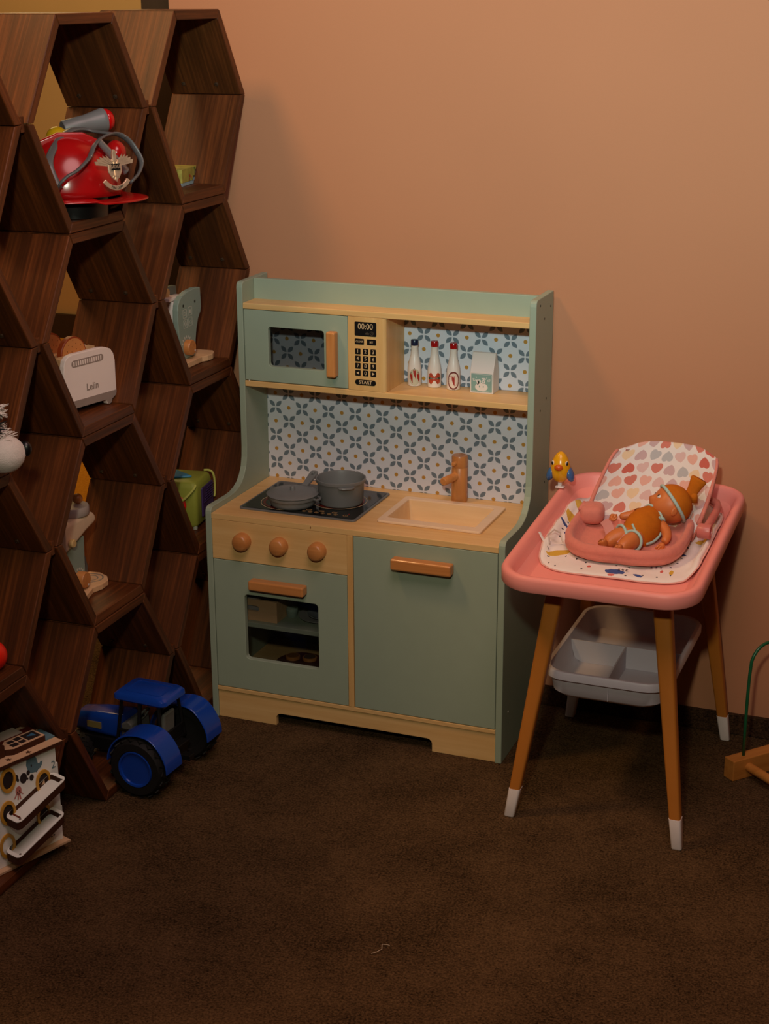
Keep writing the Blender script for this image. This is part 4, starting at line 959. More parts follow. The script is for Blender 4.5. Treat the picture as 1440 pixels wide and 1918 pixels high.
pA = [(-.030, -.388, 1.078), (-.022, -.395, 1.088), (-.012, -.388, 1.099), (-.004, -.374, 1.106), (0, -.356, 1.116), (0, -.339, 1.125), (-.004, -.317, 1.140), (-.008, -.284, 1.150), (-.006, -.245, 1.153), (.006, -.229, 1.143), (.018, -.223, 1.125), (.028, -.225, 1.107), (.034, -.246, 1.091), (.034, -.273, 1.079)]
pB = [(-.030, -.388, 1.078), (-.050, -.380, 1.116), (-.062, -.337, 1.143), (-.066, -.292, 1.159), (-.060, -.260, 1.161), (-.045, -.247, 1.156), (-.022, -.248, 1.154), (-.006, -.245, 1.153)]
def spline(pts, n=6):
    pts = [Vector(p) for p in pts]; out = []
    for i in range(len(pts)-1):
        p0, p1, p2, p3 = pts[max(i-1, 0)], pts[i], pts[i+1], pts[min(i+2, len(pts)-1)]
        for k in range(n):
            t = k/n; out.append(.5*((2*p1)+(p2-p0)*t+(2*p0-5*p1+4*p2-p3)*t*t+(3*p1-p0-3*p2+p3)*t**3))
    return out+[pts[-1]]
sA = [wl_(*p) for p in spline(pA)]; sB = [wl_(*p) for p in spline(pB)]
vis = mk('visor_frame', MB().tube(sA, [.0062 for i in range(len(sA))], 10, flat=.42, up=(.5, .3, 1)).tube(sB, .0070, 10, flat=.38, up=(.5, .3, 1)), M_vis, hl, smooth='all')
nn_ = 30
film = MB(); q1 = [sA[int(i*(len(sA)*.62)/nn_)] for i in range(nn_+1)]; q2 = [sB[int(i*(len(sB)-1)/nn_)] for i in range(nn_+1)]
film.grid(nn_, 3, lambda a, b: q1[round(a*nn_)]*(1-b)+q2[round(a*nn_)]*b)
film.uv = None
mk('visor_film', film, clear('visor_plastic', (60, 40, 36), .05, .08), vis, smooth='all')
lobe = sA[int(len(sA)*.52):]; cc = sum(lobe, Vector())/len(lobe); fl = MB(); fl.add([cc]+lobe, [(0, i+1, i+2) for i in range(len(lobe)-1)])
mk('visor_film', fl, clear('visor_plastic'), vis)
for i in (8, 30, 52, 66): mk('visor_rivet', MB().sphere(sA[i]+Mhi.to_3x3() @ Vector((.004, -.002, .001)), .0022, 10, 6), plain('rivet_steel', (150, 150, 148), .3, .5, .6), vis, smooth='all')
# badge, facing out of the shelf
M_chrome = plain('badge_chrome', (226, 190, 158), .22, .5, .45, var=.12, scale=160)
bn_ = Vector((.84, -.52, .14)).normalized(); bx = Vector((.52, .84, 0)).normalized(); bz = bn_.cross(bx)*-1
bz = bx.cross(bn_)*-1 if (bx.cross(bn_)).z < 0 else bx.cross(bn_)
BO = Vector((.0400, -.3340, 1.1080))
def bp_(p, q, d): return tuple(Mhi @ (BO+bx*p*.78+bz*q*.86+bn_*d))
bg_ = mk('badge_shield', MB().prism([(-.013, .014), (0, .018), (.013, .014), (.0155, .004), (.0150, -.008), (.008, -.018), (0, -.024), (-.008, -.018), (-.0150, -.008), (-.0155, .004)], bp_, 0, .004), M_chrome, hl, bev=.0012)
for s in (-1, 1):
    wg = MB()
    for k in range(5):
        a = math.radians(8+11*k); r0, r1 = .008, .044-.0035*k
        p = [(s*(r0*math.cos(a)), .012+r0*math.sin(a)-.002*k), (s*(r1*math.cos(a)), .010+r1*math.sin(a)*.62), (s*(r1*math.cos(a)-.002), .006+r1*math.sin(a)*.62-.0025), (s*(r0*math.cos(a)), .006+r0*math.sin(a)-.004)]
        wg.prism(p, bp_, .001+.0006*k, .0034+.0006*k)
    mk('badge_wing', wg, M_chrome, bg_)
mk('badge_eagle', MB().prism([(-.0045, .012), (-.0050, .026), (-.0015, .034), (.0030, .033), (.0052, .028), (.0045, .012)], bp_, .001, .0062), M_chrome, bg_, bev=.001)
mk('badge_sword', MB().prism([(-.0018, .012), (.0018, .012), (.0018, -.020), (0, -.026), (-.0018, -.020)], bp_, .004, .0056).prism([(-.006, -.016), (.006, -.016), (.006, -.0135), (-.006, -.0135)], bp_, .004, .0056), M_chrome, bg_)
ban = [(.027*math.sin(a), -.0080-.0240*math.cos(a)) for a in [math.radians(-62+124*i/14) for i in range(15)]]
ban2 = [(.0355*math.sin(a), -.0080-.0325*math.cos(a)) for a in [math.radians(-60+120*i/14) for i in range(15)]]
bnn = mk('badge_banner', MB().prism(ban+ban2[::-1], bp_, .001, .0050), M_chrome, bg_, bev=.0006)
mk('badge_plate', MB().prism([(-.0100, -.0035), (.0100, -.0035), (.0100, .0075), (-.0100, .0075)], bp_, .0058, .0066), M_black, bg_)
def badge_text(s, sz, q, d, curve=False, sx=1.0):
    o = text('badge_lettering', s, sz, (0, 0, 0), (0, 0, 0), M_chrome if not curve else M_black, bg_, sx=sx, bold=.0001)
    for v in o.data.vertices:
        x, y, z = v.co
        if curve:
            a = x/.0285; rr1 = .0285-y; v.co = bp_(rr1*math.sin(a), -.0080-rr1*math.cos(a), d+z)
        else: v.co = bp_(x, q+y, d+z)
    return o
badge_text('BADGE', .0098, .0020, .0068, sx=.72)
badge_text('FIRE DEPT', .0062, 0, .0052, True)
# torch and silver tube and yellow ball behind the helmet
mk('front_tube', MB().tube([wl_(-.006, -.300, 1.1465), wl_(.008, -.284, 1.122), wl_(.019, -.264, 1.096), wl_(.0195, -.263, 1.095)], [.0055, .0065, .0080, .0070], 18), plain('silver_plastic', (150, 150, 150), .25, .5, .5), hl, smooth=True)
mk('crown_knob', MB().sphere(wl_(-.088, -.292, 1.148), .0185, 24, 16), plain('knob_yellow', (200, 164, 20), .3, .5), hl, smooth='all')
tq = thing('toy_torch', 'grey toy torch with red domed lens lying across the top of the fire helmet', 'toy torch', (-.0620, -.2020, 1.1690))
dT = Vector((.040, .055, .010)).normalized(); MTq = axis_M(dT)
mk('torch_body', MB().lathe([(.0120, -.066), (.0135, -.064), (.0150, -.026), (.0195, .002), (.0205, .006), (.0195, .010)], 28, (0, 0, 0), MTq), M_grey, tq, smooth=True)
mk('lens', MB().lathe([(.0182, .0102), (.0176, .0160), (.0145, .0215), (.0078, .0255), (0, .0268)], 28, (0, 0, 0), MTq), plain('lens_red', (205, 14, 18), .15, .6), tq, smooth='all')
mk('torch_label', MB().tube([tuple(MTq @ Vector((.006, -.0145, -.022))), tuple(MTq @ Vector((.006, -.0180, -.004)))], .0022, 6), M_white, tq)
# puzzle box, top cell by the wall
pz = thing('puzzle_box', 'small picture-printed card box with yellow meadow and blue sky by the wall', 'box', (-.0840, .1540, F0+.0005), math.radians(8))
mk('box_base', MB().box(-.060, -.0005, -.0455, .0445, 0, .006), plain('box_blue', (150, 178, 186), .6), pz)
bl_ = mk('box_lid', MB().box(-.0605, 0, -.046, .045, .0062, .0315), plain('box_meadow', (168, 160, 72), .55, var=.25, scale=70), pz, bev=.0006)
mk('sky_print', MB().prism([(.0448, .0064), (.0100, .0064), (.0160, .0130), (.0230, .0120), (.0260, .0220), (.0448, .0235)], YZ, .0001, .0004), plain('print_sky', (140, 168, 180), .55), bl_)
mk('hill_print', MB().prism([(.0090, .0064), (.0110, .0064), (.0165, .0120), (.0235, .0110), (.0270, .0215), (.0448, .0230), (.0448, .0262), (.0245, .0250), (.0215, .0145), (.0150, .0155)], YZ, .0003, .0006), plain('print_brown', (70, 56, 30), .6), bl_)
for y, z, c in ((-.004, .016, (170, 40, 26)), (.004, .013, (190, 110, 40)), (-.008, .010, (150, 60, 30)), (.036, .014, (200, 150, 110)), (.031, .0185, (190, 140, 100)), (.022, .0285, (90, 110, 40))):
    mk('figure_print', MB().prism(ell(0, 0, .0024, .0030, 12), lambda p, q, d, y=y, z=z: (d, y+p, z+q), .0005, .0008), plain('print_%d_%d' % c[:2], c, .6), bl_)

# toaster with two slices
ang_t = math.radians(77.3)
ts = thing('toy_toaster', 'cream-white wooden toy toaster with grey grille print in a shelf cell', 'toy toaster', (-.0775, -.3360, F1+.0005), ang_t)
M_tw = plain('toaster_white', (242, 230, 224), .5, .3, var=.012); M_tg = plain('toaster_print_grey', (150, 136, 128), .6)
def toast_outline():
    o = [(.0000, .0000), (.0080, .0000), (.0120, .0060), (.0180, .0090), (.0940, .0090), (.0985, .0070), (.1010, .0010), (.1060, .0000), (.1110, .0020), (.1130, .0080), (.1180, .0110), (.1225, .0130), (.1245, .0180)]
    o += [(.1245, .0750), (.1215, .0880), (.1150, .0965), (.1040, .1010), (.0900, .1030)]
    o += [(.0250, .1030), (.0130, .1010), (.0050, .0950), (.0015, .0850), (0, .0720)]
    return o
p_ = mk('front_plate', MB().prism(toast_outline(), XZ, 0, .0105), M_tw, ts, bev=.0012)
mk('rear_plate', MB().prism(toast_outline(), XZ, .0580, .0680), M_tw, ts, bev=.0012)
mk('wood_core', MB().box(.004, .120, .0107, .0280, .012, .0960), M_ply, ts).data
mk('wood_core', MB().box(.004, .120, .0425, .0578, .012, .0960), M_ply, ts)
mk('core_bottom', MB().box(.004, .120, .0282, .0423, .012, .040), M_ply, ts)
gr = mk('grille_print', MB().prism(rr(.0190, .0960, .0800, .0920, .0058), XZ, -.0003, -.00005), M_tg, p_)
for i in range(13): mk('grille_slot', MB().box(.0235+i*.0054, .0262+i*.0054, -.0005, -.0003, .0822, .0898), M_tw, gr)
mk('base_stripe', MB().prism([(.0005, .0135), (.0180, .0095), (.0940, .0095), (.0990, .0075), (.1015, .0015), (.1060, .0008), (.1105, .0025), (.1125, .0085), (.1220, .0135), (.1240, .0185), (.1240, .0225), (.0005, .0225)], XZ, -.0003, -.00005), M_tg, p_)
text('name_print', 'Lelin', .0170, (.0660, -.0003, .0400), TR, M_tg, p_, sx=.92, bold=.0002)
M_crust = plain('crust_brown', (150, 62, 24), .5, var=.08); M_crumb = plain('crumb_tan', (206, 138, 78), .6, var=.05)
M_seed = plain('seed_dark', (120, 66, 30), .6)
for lb, x, y0 in (('round wooden toast slice nearer the toaster front plate', .0560, .0290), ('round wooden toast slice further behind in the toaster', .0300, .0445)):
    sl = thing('toast_slice', lb, 'toy food', tuple(Matrix.Translation((-.0775, -.3360, F1+.0005)) @ Matrix.Rotation(ang_t, 4, 'Z') @ Vector((x, y0+.0060 if y0 < .04 else y0+.0190, .0945 if y0 < .04 else .1020))), ang_t, 'toast slices')
    if y0 > .04: pass
    mk('crust', MB().lathe([(.0290, -.0055), (.0300, -.0045), (.0300, .0045), (.0290, .0055)], 40, (0, 0, 0), Matrix.Rotation(PI/2, 3, 'X')), M_crust, sl, smooth=True)
    cm = mk('crumb', MB().lathe([(.0272, -.0060), (.0272, .0060)], 40, (0, 0, 0), Matrix.Rotation(PI/2, 3, 'X')), M_crumb, sl, smooth=True)
    sdm = MB()
    for k in range(22):
        a, r = k*2.4, .0255*math.sqrt((k+.5)/22); sdm.prism(ell(r*math.cos(a), r*math.sin(a), .0007, .0010, 6), XZ, -.0064, -.0059)
    mk('seed_print', sdm, M_seed, cm)

# coffee machine
M_sage2 = plain('sage_blue_paint', (142, 160, 148), .4, .4, var=.015)
cfm = thing('toy_coffee_machine', 'sage wooden toy coffee machine with white body and round dial near the kitchen', 'toy appliance', (-.0750, .1000, F1+.0005))
K = lambda pts: [(y-.1000, z-F1-.0005) for y, z in pts]
outl = K([(.062, .800), (.0645, .810), (.070, .818), (.081, .8245), (.103, .830), (.134, .832), (.155, .830), (.1565, .810), (.157, .792), (.154, .783), (.143, .771), (.1345, .752), (.1295, .732), (.127, .712), (.126, .7015), (.078, .7015), (.0735, .715), (.066, .738), (.062, .759), (.061, .779)])
basep = [(.0195, -.040), (.0185, .020), (.0245, .032), (.026, .050), (.0210, .066), (.006, .088), (-.016, .096), (-.040, .092), (-.060, .070), (-.066, .030), (-.066, -.040)]
mk('base_plate', MB().prism(basep, XY, 0, .0110), M_ply, cfm, bev=.0012)
sdp = mk('side_plate', MB().prism(outl, YZ, -.010, .0015), M_sage2, cfm, bev=.0014)
mk('side_plate', MB().prism([(y, z) for y, z in outl], YZ, -.062, -.051), M_sage2, cfm, bev=.0014)
mk('white_body', MB().prism(K([(.066, .702), (.110, .702), (.112, .760), (.140, .790), (.145, .8150), (.066, .8150)]), YZ, -.0505, -.0105), M_tw, cfm, bev=.0012)
mk('lid_plate', MB().box(-.0500, -.0110, -.046, -.004, .1262, .1325), M_tw, cfm, bev=.001)
mk('lid_knob', MB().lathe([(.0085, .1326), (.0085, .1360), (.0095, .142), (.0080, .147), (0, .148)], 20, (-.031, -.026, 0)), wood('knob_pale', (206, 170, 110), (222, 188, 130)), cfm, smooth=True)
dl_ = mk('dial', MB().lathe([(.0150, .0017), (.0150, .0120), (.0138, .0140), (0, .0142)], 32, (0, -.0080, .0340), Matrix.Rotation(PI/2, 3, 'Y')), M_beech, cfm, smooth=True)
mk('dial_dot', MB().lathe([(.0020, .0143), (.0015, .0147), (0, .0147)], 12, (0, .001, .0270), Matrix.Rotation(PI/2, 3, 'Y')), M_white, dl_)
M_pw = plain('print_pale', (196, 196, 182), .6)
for k in range(7):
    a = math.radians(28+ k*21); y, z = -.0080+.0200*math.cos(a), .0340+.0200*math.sin(a)
    mk('scale_print', MB().prism(ell(y, z, .0030, .0018, 10, a), YZ, .0016, .0018), M_pw, sdp)
for y, z, kd in ((-.0110, .0990, 0), (.0098, .1010, 1), (-.0100, .0795, 2), (.0098, .0805, 3)):
    q = mk('button_print', MB().ringprism(rr(y-.0078, y+.0078, z-.0085, z+.0085, .0025), rr(y-.0070, y+.0070, z-.0077, z+.0077, .0020), YZ, .0016, .0018), M_pw, sdp)
    if kd == 1: mk('cup_print', MB().prism(rr(y-.0026, y+.0026, z-.0040, z+.0030, .0006), YZ, .0016, .0018), M_pw, q)
    elif kd == 2: mk('fan_print', MB().ringprism(ell(y, z, .0042, .0048), ell(y, z, .0032, .0036), YZ, .0016, .0018).box(.0016, .0018, y-.0035, y+.0035, z-.0004, z+.0004), M_pw, q)
    elif kd == 3: mk('arc_print', MB().ringprism(ell(y, z-.001, .0036, .0030), ell(y, z-.001, .0028, .0022), YZ, .0016, .0018), M_pw, q)
    else: mk('drop_print', MB().ringprism(rr(y-.003, y+.003, z-.004, z+.004, .0028), rr(y-.0024, y+.0024, z-.0034, z+.0034, .0022), YZ, .0016, .0018), M_dim if 0 else M_pw, q)
for y, z in ((-.0160, .1150), (.0310, .1160)): mk('screw', MB().lathe([(.0030, .0016), (.0022, .0006), (0, .0006)], 12, (0, y, z), Matrix.Rotation(PI/2, 3, 'Y')), plain('screw_steel', (90, 96, 88), .3, .5, .7), sdp)

# mixer
mx = thing('toy_mixer', 'wooden toy stand mixer with sage column and cream head in the third-row cell', 'toy appliance', (-.1000, -.2900, F2+.0005))
bp2 = [(.037, -.052), (.030, -.024), (.024, .000), (.030, .022), (.028, .045), (.016, .062), (-.006, .074), (-.026, .072), (-.040, .055), (-.046, .020), (-.046, -.052)]
mk('base_plate', MB().prism(bp2, XY, 0, .0105), M_ply, mx, bev=.0012)
mk('bowl_print', MB().ringprism(ell(-.006, .042, .023, .023, 32), ell(-.006, .042, .0205, .0205, 32), XY, .0105, .0107).ringprism(ell(-.006, .042, .0135, .0135, 32), ell(-.006, .042, .0115, .0115, 32), XY, .0105, .0107), plain('ring_grey', (130, 126, 112), .6), mx)
mk('column', MB().prism([(-.046, .0107), (.011, .0107), (.012, .060), (.014, .1030), (-.046, .1030)], YZ, -.030, .004), M_sage2, mx, bev=.003)
mk('head', MB().loft([[(x, y, z) for x, z in rr(-.038, .012, z0, z1, .007)] for y, z0, z1 in ((-.058, .0905, .1420), (-.030, .0980, .1420), (.010, .1120, .1420), (.036, .1180, .1400), (.0400, .1210, .1360))]), plain('mixer_cream', (224, 196, 166), .5, .3), mx, smooth=True, bev=.001)
mk('top_ring', MB().lathe([(.0290, .1422), (.0300, .1435), (.0300, .1560), (.0285, .1585), (0, .1590)], 36, (-.014, .008, 0)), plain('ring_lilac', (178, 164, 158), .5), mx, smooth=True)
mk('ball_knob', MB().sphere((-.008, .018, .1680), .0092, 22, 14), M_beech, mx, smooth='all')
dm = mk('dial', MB().lathe([(.0145, .0042), (.0145, .0180), (.0135, .0200), (0, .0202)], 30, (0, -.013, .0290), Matrix.Rotation(PI/2, 3, 'Y')), M_beech, mx, smooth=True)
mk('dial_dot', MB().lathe([(.0020, .0203), (.0015, .0207), (0, .0207)], 12, (0, -.008, .0190), Matrix.Rotation(PI/2, 3, 'Y')), M_white, dm)
for k in range(6):
    a = math.radians(40+k*20); mk('scale_print', MB().prism(ell(-.013+.0185*math.cos(a), .029+.0185*math.sin(a), .0026, .0017, 10, a), YZ, .0041, .0043), M_pw, mx)
mk('side_knob', MB().lathe([(.0060, .0122), (.0075, .0140), (.0075, .0200), (.006, .0215), (0, .0217)], 20, (0, -.046, .1080), Matrix.Rotation(PI/2, 3, 'Y')), wood('knob_pale', (206, 170, 110), (222, 188, 130)), mx, smooth=True)
mk('beater', MB().prism([(.0180, .070), (.0240, .066), (.0340, .052), (.0390, .034), (.0370, .022), (.0300, .0150), (.0230, .0200), (.0180, .030)], YZ, -.014, -.009).prism([(.0180, .068), (.0220, .068), (.0220, .118), (.0180, .118)], YZ, -.014, -.009), plain('beater_grey', (92, 92, 88), .5), mx, bev=.001)

# green activity cube
ac = thing('activity_cube', 'lime green plastic activity cube with purple ribbed panel next to the kitchen', 'toy cube', (-.1130, .1230, F2+.0005), math.radians(8))
M_lime = plain('lime_plastic', (150, 158, 62), .5, .35, var=.02); M_cord = plain('cord_green', (190, 194, 96), .6, .3)
cb = mk('cube_body', MB().loft([[(x, y, z) for x, y in rr(-.0440+i, .0440-i, -.0450+i, .0450-i, .009, 4)] for i, z in ((.004, .006), (0, .012), (-.0015, .086), (.0015, .0960), (.006, .0990))]), M_lime, ac, smooth=True)
for x in (-.03, .036):
    for y in (-.036, .036): mk('stud_foot', MB().lathe([(.0045, 0), (.0050, .004), (.0045, .0075)], 12, (x, y, 0)), plain('foot_grey', (150, 156, 140), .4), ac, smooth=True)
mk('blue_triangle', MB().prism([(-.034, -.036), (-.034, .034), (.024, -.010)], XY, .0992, .1040), plain('triangle_blue', (16, 128, 176), .4), ac, bev=.002)
mk('red_button', MB().lathe([(.0190, 0), (.0190, .0030), (.0160, .0055), (0, .0062)], 30, (.004, -.0452, .052), Matrix.Rotation(PI/2, 3, 'X')), plain('button_red', (214, 24, 14), .35), ac, smooth=True)
pp = mk('purple_panel', MB().box(.0452, .0490, -.022, .042, .022, .082), plain('panel_purple', (66, 46, 96), .45), ac, bev=.003)
for i in range(6): mk('panel_rib', MB().box(.0488, .0508, -.016+.004*i, .040, .0500+i*.0050, .0522+i*.0050), plain('panel_purple', (66, 46, 96), .45), pp, bev=.0006)
mk('cord', MB().tube(spline([(.0300, .0430, .1000), (.0400, .0450, .1000), (.0470, .0465, .0950), (.0505, .0470, .080), (.0510, .0455, .055), (.0500, .0420, .046)]), .0024, 8), M_cord, ac, smooth='all')
mk('cord', MB().tube(spline([(.0430, -.0440, .0950), (.0410, -.0500, .0880), (.0250, -.0560, .0700), (.0100, -.0540, .0590)]), .0027, 8), M_cord, ac, smooth='all')
mk('cord', MB().tube(spline([(-.040, -.020, .099), (-.036, -.026, .108), (-.028, -.034, .108), (-.024, -.038, .100)]), .0030, 8), M_cord, ac, smooth='all')

# plush dog
dg = thing('plush_dog', 'black and white plush dog with black nose peering from the left edge cell', 'soft toy', (.0160, -.6720, F1+.001))
M_fw = plain('plush_white', (214, 204, 196), .95, .1, var=.04, scale=150, bump=.5, bscale=700, sheen=.4); M_fb = plain('plush_black', (24, 25, 26), .95, .1, var=.15, scale=150, bump=.5, bscale=500, sheen=.3)
def fuzz(a, f): return lambda p, d: p*(1+a*noise.noise(Vector((p.x*f, p.y*f, p.z*f))))
mk('body', MB().sphere((-.070, -.055, .045), (.040, .050, .045), 28, 18, None, fuzz(.10, 120)), M_fb, dg, smooth='all')
hdg = mk('head', MB().sphere((-.034, -.020, .062), (.038, .044, .040), 30, 20, None, fuzz(.10, 150)), M_fb, dg, smooth='all')
mk('muzzle', MB().sphere((.004, .0120, .0300), (.0300, .0310, .0285), 36, 24, None, fuzz(.03, 200)), M_fw, hdg, smooth='all')
mk('nose', MB().sphere((.0240, .0370, .0340), (.0100, .0080, .0120), 20, 12), plain('nose_black', (12, 13, 16), .35), hdg, smooth='all')
random.seed(5)
fr = MB()
for i in range(150):
    t = random.random(); base = Vector((-.006+random.uniform(-.016, .014), .010+random.uniform(-.020, .016), .0560+random.uniform(-.006, .008)))
    d = Vector((random.uniform(-.3, .8), random.uniform(.1, 1.0), random.uniform(-.3, .9))).normalized(); L_ = random.uniform(.010, .018)
    fr.tube([base, base+d*L_*.5+Vector((0, 0, .001)), base+d*L_+Vector((.001, .002, -.002))], [.0013, .0010, .0003], 4)
for i in range(60):
    base = Vector((-.004+random.uniform(-.010, .010), .010+random.uniform(-.004, .008), .0960+random.uniform(-.008, .008)))
    d = Vector((random.uniform(0, .6), random.uniform(.2, 1.0), random.uniform(-.8, .6))).normalized(); L_ = random.uniform(.008, .014)
    fr.tube([base, base+d*L_*.5, base+d*L_], [.0012, .0009, .0003], 4)
mk('white_fringe', fr, M_fw, hdg)
tuf = MB()
for i in range(240):
    d = Vector((random.gauss(0, 1), random.gauss(0, 1), random.gauss(.4, .8))).normalized(); base = Vector((-.030+d.x*.034, -.010+d.y*.034, .072+d.z*.036)); L_ = random.uniform(.007, .015)
    e_ = (d+Vector((random.uniform(-.5, .5), random.uniform(-.5, .5), random.uniform(-.5, .5)))).normalized()
    tuf.tube([base, base+e_*L_*.5, base+e_*L_], [.0016, .0012, .0004], 4)
mk('black_fringe', tuf, M_fb, hdg)

# two balls
t = thing('grey_ball', 'pale grey plastic ball at the left edge in the cell under the plush dog', 'ball', (-.1020, -.5420, F2+.0003))
gb = mk('ball_skin', MB().sphere((0, 0, .0385), .0385, 40, 26), plain('ball_grey', (186, 180, 166), .45, .4), t, smooth='all')
mk('ball_seam', MB().tube([(.0386*math.cos(a), .0386*math.sin(a), .0385) for a in [2*PI*i/48 for i in range(49)]], .0005, 5, caps=False), plain('seam_grey', (140, 136, 126), .6), gb)
for k in range(9): mk('speaker_dot', MB().sphere((.0385*math.cos(.55+.07*(k % 3))*math.cos(.45+.06*(k//3)), .0385*math.sin(.55+.07*(k % 3))*math.cos(.45+.06*(k//3)), .0385+.0385*math.sin(.45+.06*(k//3))), .0009, 8, 5), M_black, gb)
t = thing('red_ball', 'small bright red ball at the left edge in front of the grey ball', 'ball', (-.0460, -.6460, F2+.0003))
mk('ball_skin', MB().sphere((0, 0, .0255), .0255, 32, 20), plain('ball_red', (228, 34, 16), .35, .5), t, smooth='all')
mk('ball_seam', MB().tube([(0, .0256*math.cos(a), .0255+.0256*math.sin(a)) for a in [2*PI*i/40 for i in range(41)]], .0004, 5, caps=False), plain('seam_red', (170, 20, 10), .5), t)

# ------------------------------------------------------------------ wooden marble-run busy box, lower left
Lx = Vector((-.323, -.946, 0)).normalized(); nB = Vector((.946, -.323, 0)).normalized()
bb = thing('busy_box', 'pale wooden marble-run activity box with whale print and yellow rings at lower left', 'activity toy', (.0060, -.5620, F3+.0004))
# local frame in world axes; b3(s, z, d): along the face, up, outwards
b3 = lambda s, z, d: tuple(Lx*s+nB*d+Vector((0, 0, z)))
M_bw = plain('busy_white', (240, 243, 234), .5, .3, var=.015); M_edge = plain('laser_edge', (70, 38, 22), .7, .2, var=.12, scale=200); M_bt = plain('birch_pale', (214, 178, 140), .55, .25, var=.03); M_by = plain('ring_yellow', (204, 150, 46), .5); M_bb = plain('print_teal_blue', (92, 126, 136), .6); M_dk = plain('hole_dark', (34, 20, 14), .8)
def face_(poly, d0, d1, m, name, par=bb): return mk(name, MB().prism(poly, b3, d0, d1), m, par)
Z1 = .1780
fpl = face_([(0, .0040), (0, .0300), (-.0025, .0300), (-.0025, .0650), (0, .0650), (0, .1450), (.0030, .1450), (.0030, Z1), (.2000, Z1), (.2000, .0040)], -.0050, 0, M_bw, 'front_plate')
mk('plate_core', MB().prism([(.0006, .0045), (.0006, Z1-.0005), (.1995, Z1-.0005), (.1995, .0045)], b3, -.0080, -.0052), M_edge, bb)
mk('box_sides', MB().prism([(.0850, .0045), (.0850, Z1-.001), (.1990, Z1-.001), (.1990, .0045)], b3, -.080, -.0082), M_edge, bb)
mk('base_sheet', MB().prism([(-.006, 0), (-.006, .0035), (.205, .0035), (.205, 0)], b3, -.012, .0120), M_bt, bb)
roof = mk('roof_plate', MB().prism([(-.0080, Z1+.0002), (-.0080, Z1+.0060), (.205, Z1+.0060), (.205, Z1+.0002)], b3, -.088, .0070), M_edge, bb)
mk('roof_top', MB().prism([(-.0078, Z1+.0061), (-.0078, Z1+.0068), (.205, Z1+.0068), (.205, Z1+.0061)], b3, -.0875, .0068), M_bt, roof)
def flat(poly, z0, z1, m, name, par): # poly in (s, d)
    return mk(name, MB().prism(poly, lambda s, d, z: tuple(Lx*s+nB*d+Vector((0, 0, z))), z0, z1), m, par)
zr = Z1+.0069
flat([(-.0070, -.012), (-.0070, -.050), (.022, -.050), (.022, -.012)], zr, zr+.0030, M_bb, 'corner_panel', roof)
flat([(.000, -.052), (.000, -.072), (.200, -.072), (.200, -.052)], zr, zr+.0040, plain('strip_darkred', (104, 36, 22), .5), 'red_strip', roof)
flat([(.022, -.060), (.022, -.086), (.150, -.086), (.150, -.060)], zr+.0041, zr+.0052, plain('panel_cream', (206, 190, 170), .5), 'cream_panel', roof)
wf = [(.0120, -.012), (.0120, -.044), (.0700, -.044), (.0880, -.030), (.0880, -.018), (.0760, -.010)]
wi = [(.0170, -.017), (.0170, -.040), (.0400, -.040), (.0410, -.040), (.0410, -.0175), (.0400, -.017)]
fl_ = flat(wf, zr, zr+.0105, M_edge, 'window_frame', roof)
flat(wf, zr+.0106, zr+.0112, M_bt, 'frame_top', fl_)
for s0, s1, d0, d1 in ((.0160, .0420, -.0400, -.0160), (.0450, .0570, -.0400, -.0290), (.0600, .0720, -.0380, -.0290), (.0450, .0570, -.0260, -.0160), (.0600, .0740, -.0260, -.0150)):
    flat([(s0, d0), (s0, d1), (s1, d1), (s1, d0)], zr+.0113, zr+.0115, M_dk, 'window_opening', fl_)
flat([(.022, -.022), (.022, -.034), (.036, -.030)], zr+.0116, zr+.0118, plain('print_blue', (60, 110, 140), .6), 'blue_print', fl_)
def star(cx, cy, r): return [(cx+(r if k % 2 == 0 else r*.42)*math.sin(PI*k/5), cy+(r if k % 2 == 0 else r*.42)*math.cos(PI*k/5)) for k in range(10)]
for s_, d_2 in ((.0560, -.001), (.0930, -.004)): flat(star(s_, d_2, .0060), zr+.0001, zr+.0003, M_edge, 'star_cutout', roof)
flat([(.0900, -.016), (.0900, -.040), (.150, -.040), (.150, -.016)], zr, zr+.0200, M_edge, 'roof_block', roof)
for cx, cz, a, b2 in ((.1010, .1530, .0165, .0235), (.0320, .1230, .0165, .0235), (.1060, .0960, .0165, .0235), (.0360, .0630, .0155, .0220), (.1120, .0390, .0165, .0235)):
    a *= .92; b2 *= .92
    rg = mk('yellow_ring', MB().ringprism(ell(cx, cz, a, b2, 32), ell(cx, cz, a*.70, b2*.72, 32), b3, .0001, .0026), M_by, fpl)
    mk('ring_hole', MB().prism(ell(cx, cz, a*.70, b2*.72, 32), b3, .0001, .0006), M_dk if cz > .05 else M_bw, rg)
mk('ring_glint', MB().prism([(.0290, .1180), (.0360, .1180), (.0300, .1270)], b3, .0007, .0009), M_bt, fpl)
for cx, cz, r in ((.0700, .1440, .0068), (.0600, .1500, .0034), (.0540, .1390, .0042), (.0810, .1445, .0022), (.0620, .1402, .0015), (.0840, .1500, .0040)):
    mk('bubble_hole', MB().prism(ell(cx, cz, r, r*1.35, 20), b3, .0001, .0005), M_dk, fpl)
wh = MB().prism([(.0610, .1560), (.0630, .1640), (.0610, .1740), (.0550, .1800-.001), (.0470, .1770), (.0420, .1700), (.0400, .1600), (.0370, .1580), (.0340, .1610), (.0300, .1600), (.0320, .1540), (.0350, .1500), (.0400, .1480), (.0430, .1445), (.0460, .1460), (.0540, .1470), (.0590, .1500)], b3, .0001, .0004)
wpr = mk('whale_print', wh, M_bb, fpl)
mk('whale_eye', MB().prism(ell(.0530, .1600, .0012, .0026, 10), b3, .0005, .0007), M_dk, wpr)
oc = MB().prism(ell(.0815, .1262, .0058, .0080, 18), b3, .0001, .0004)
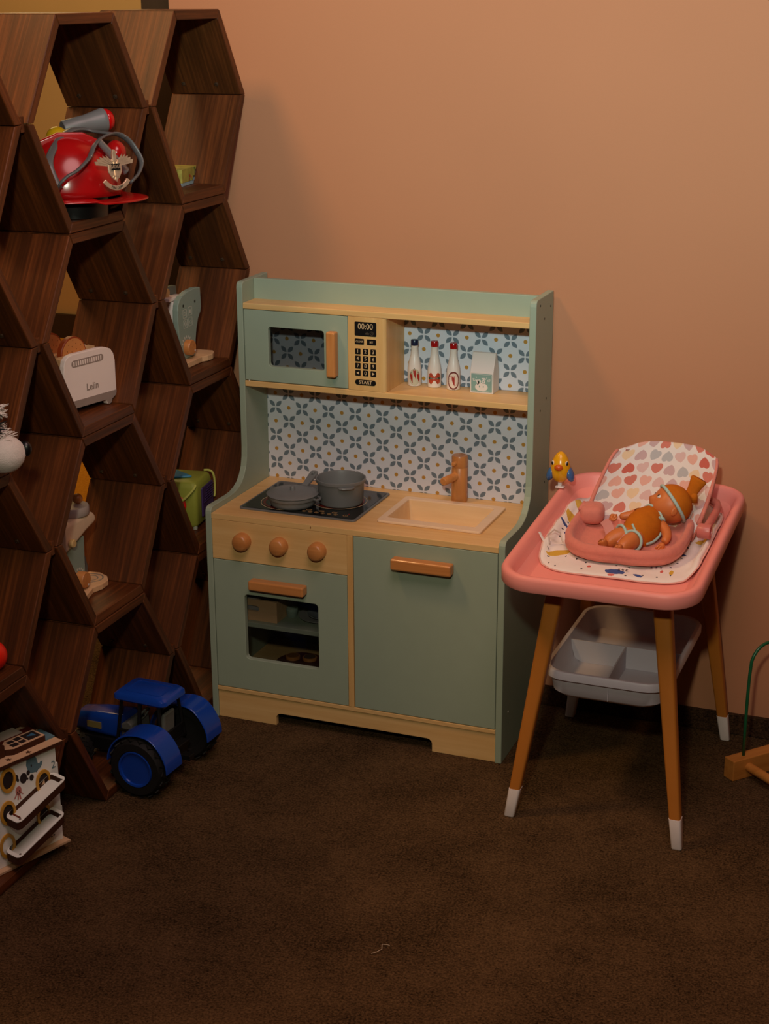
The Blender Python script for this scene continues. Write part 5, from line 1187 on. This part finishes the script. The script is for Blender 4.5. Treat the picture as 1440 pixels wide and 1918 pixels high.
for dx, dz, q in ((-.0085, .1170, 1), (-.0030, .1095, 0), (.0022, .1100, 0), (.0090, .1140, -1)): oc.prism([(.0815+dx*.4-.0014, .1220), (.0815+dx*.4+.0014, .1220), (.0815+dx+.0012, dz), (.0815+dx-.0012, dz)], b3, .0001, .0004)
ocp = mk('octopus_print', oc, plain('octo_pink', (188, 112, 100), .6), fpl)
mk('octopus_eyes', MB().prism(ell(.0838, .1240, .0010, .0018, 8), b3, .0005, .0007).prism(ell(.0796, .1250, .0010, .0018, 8), b3, .0005, .0007), M_dk, ocp)
two = text('number_print', '2', .0190, (0, 0, 0), (0, 0, 0), M_bb, fpl)
for v in two.data.vertices: v.co = b3(.0090-v.co.x*.9, .1445+v.co.y, .0003+v.co.z)
# two sloping trays
for (sr, zr0), (sl, zl0) in (((.0155, .1215), (.1130, .0815)), ((.0225, .0600), (.1180, .0200))):
    sl2 = .1900; zl2 = zr0+(zl0-zr0)*(sl-sr)/(sl-sr); k = (zl0-zr0)/(sl-sr); D = .0360
    H_ = lambda s, d, z: b3(s, zr0+(s-sr)*k+z, d)
    out = rr(sr-.0030, sl, .0004, D+.002, .0085, 5); inn = rr(sr+.0020, sl-.0060, .0006, D-.0035, .0060, 5)
    tr_ = mk('marble_tray', MB().ringprism(out, inn, H_, .0, .0105), M_edge, bb)
    mk('tray_rim', MB().ringprism(out, inn, H_, .0106, .0114), M_bt if 0 else M_bw, tr_)
    mk('tray_floor', MB().prism(inn, H_, .0005, .0018), M_bw, tr_)
    mk('tray_bottom', MB().prism(out, H_, -.0028, -.0001), M_edge, tr_)
    for s_, d_3 in ((sr+.0035, D-.004), (sl-.0075, D-.004)):
        mk('tray_screw', MB().lathe([(.0022, 0), (.0016, .0006), (0, .0006)], 12, H_(s_, d_3, .0115)), plain('screw_dark', (90, 78, 66), .35, .5, .6), tr_)
mk('tray_bracket', MB().prism([(.0850, .0840), (.0850, .0930), (.0980, .0900), (.0980, .0800)], b3, .0003, .0200), plain('bracket_red', (110, 42, 28), .5), bb)
for i in range(5): mk('small_print', MB().prism(ell(.0180+i*.0050, .0180-(i % 2)*.001, .0018, .0013, 8), b3, .0001, .0004), M_dk, fpl)
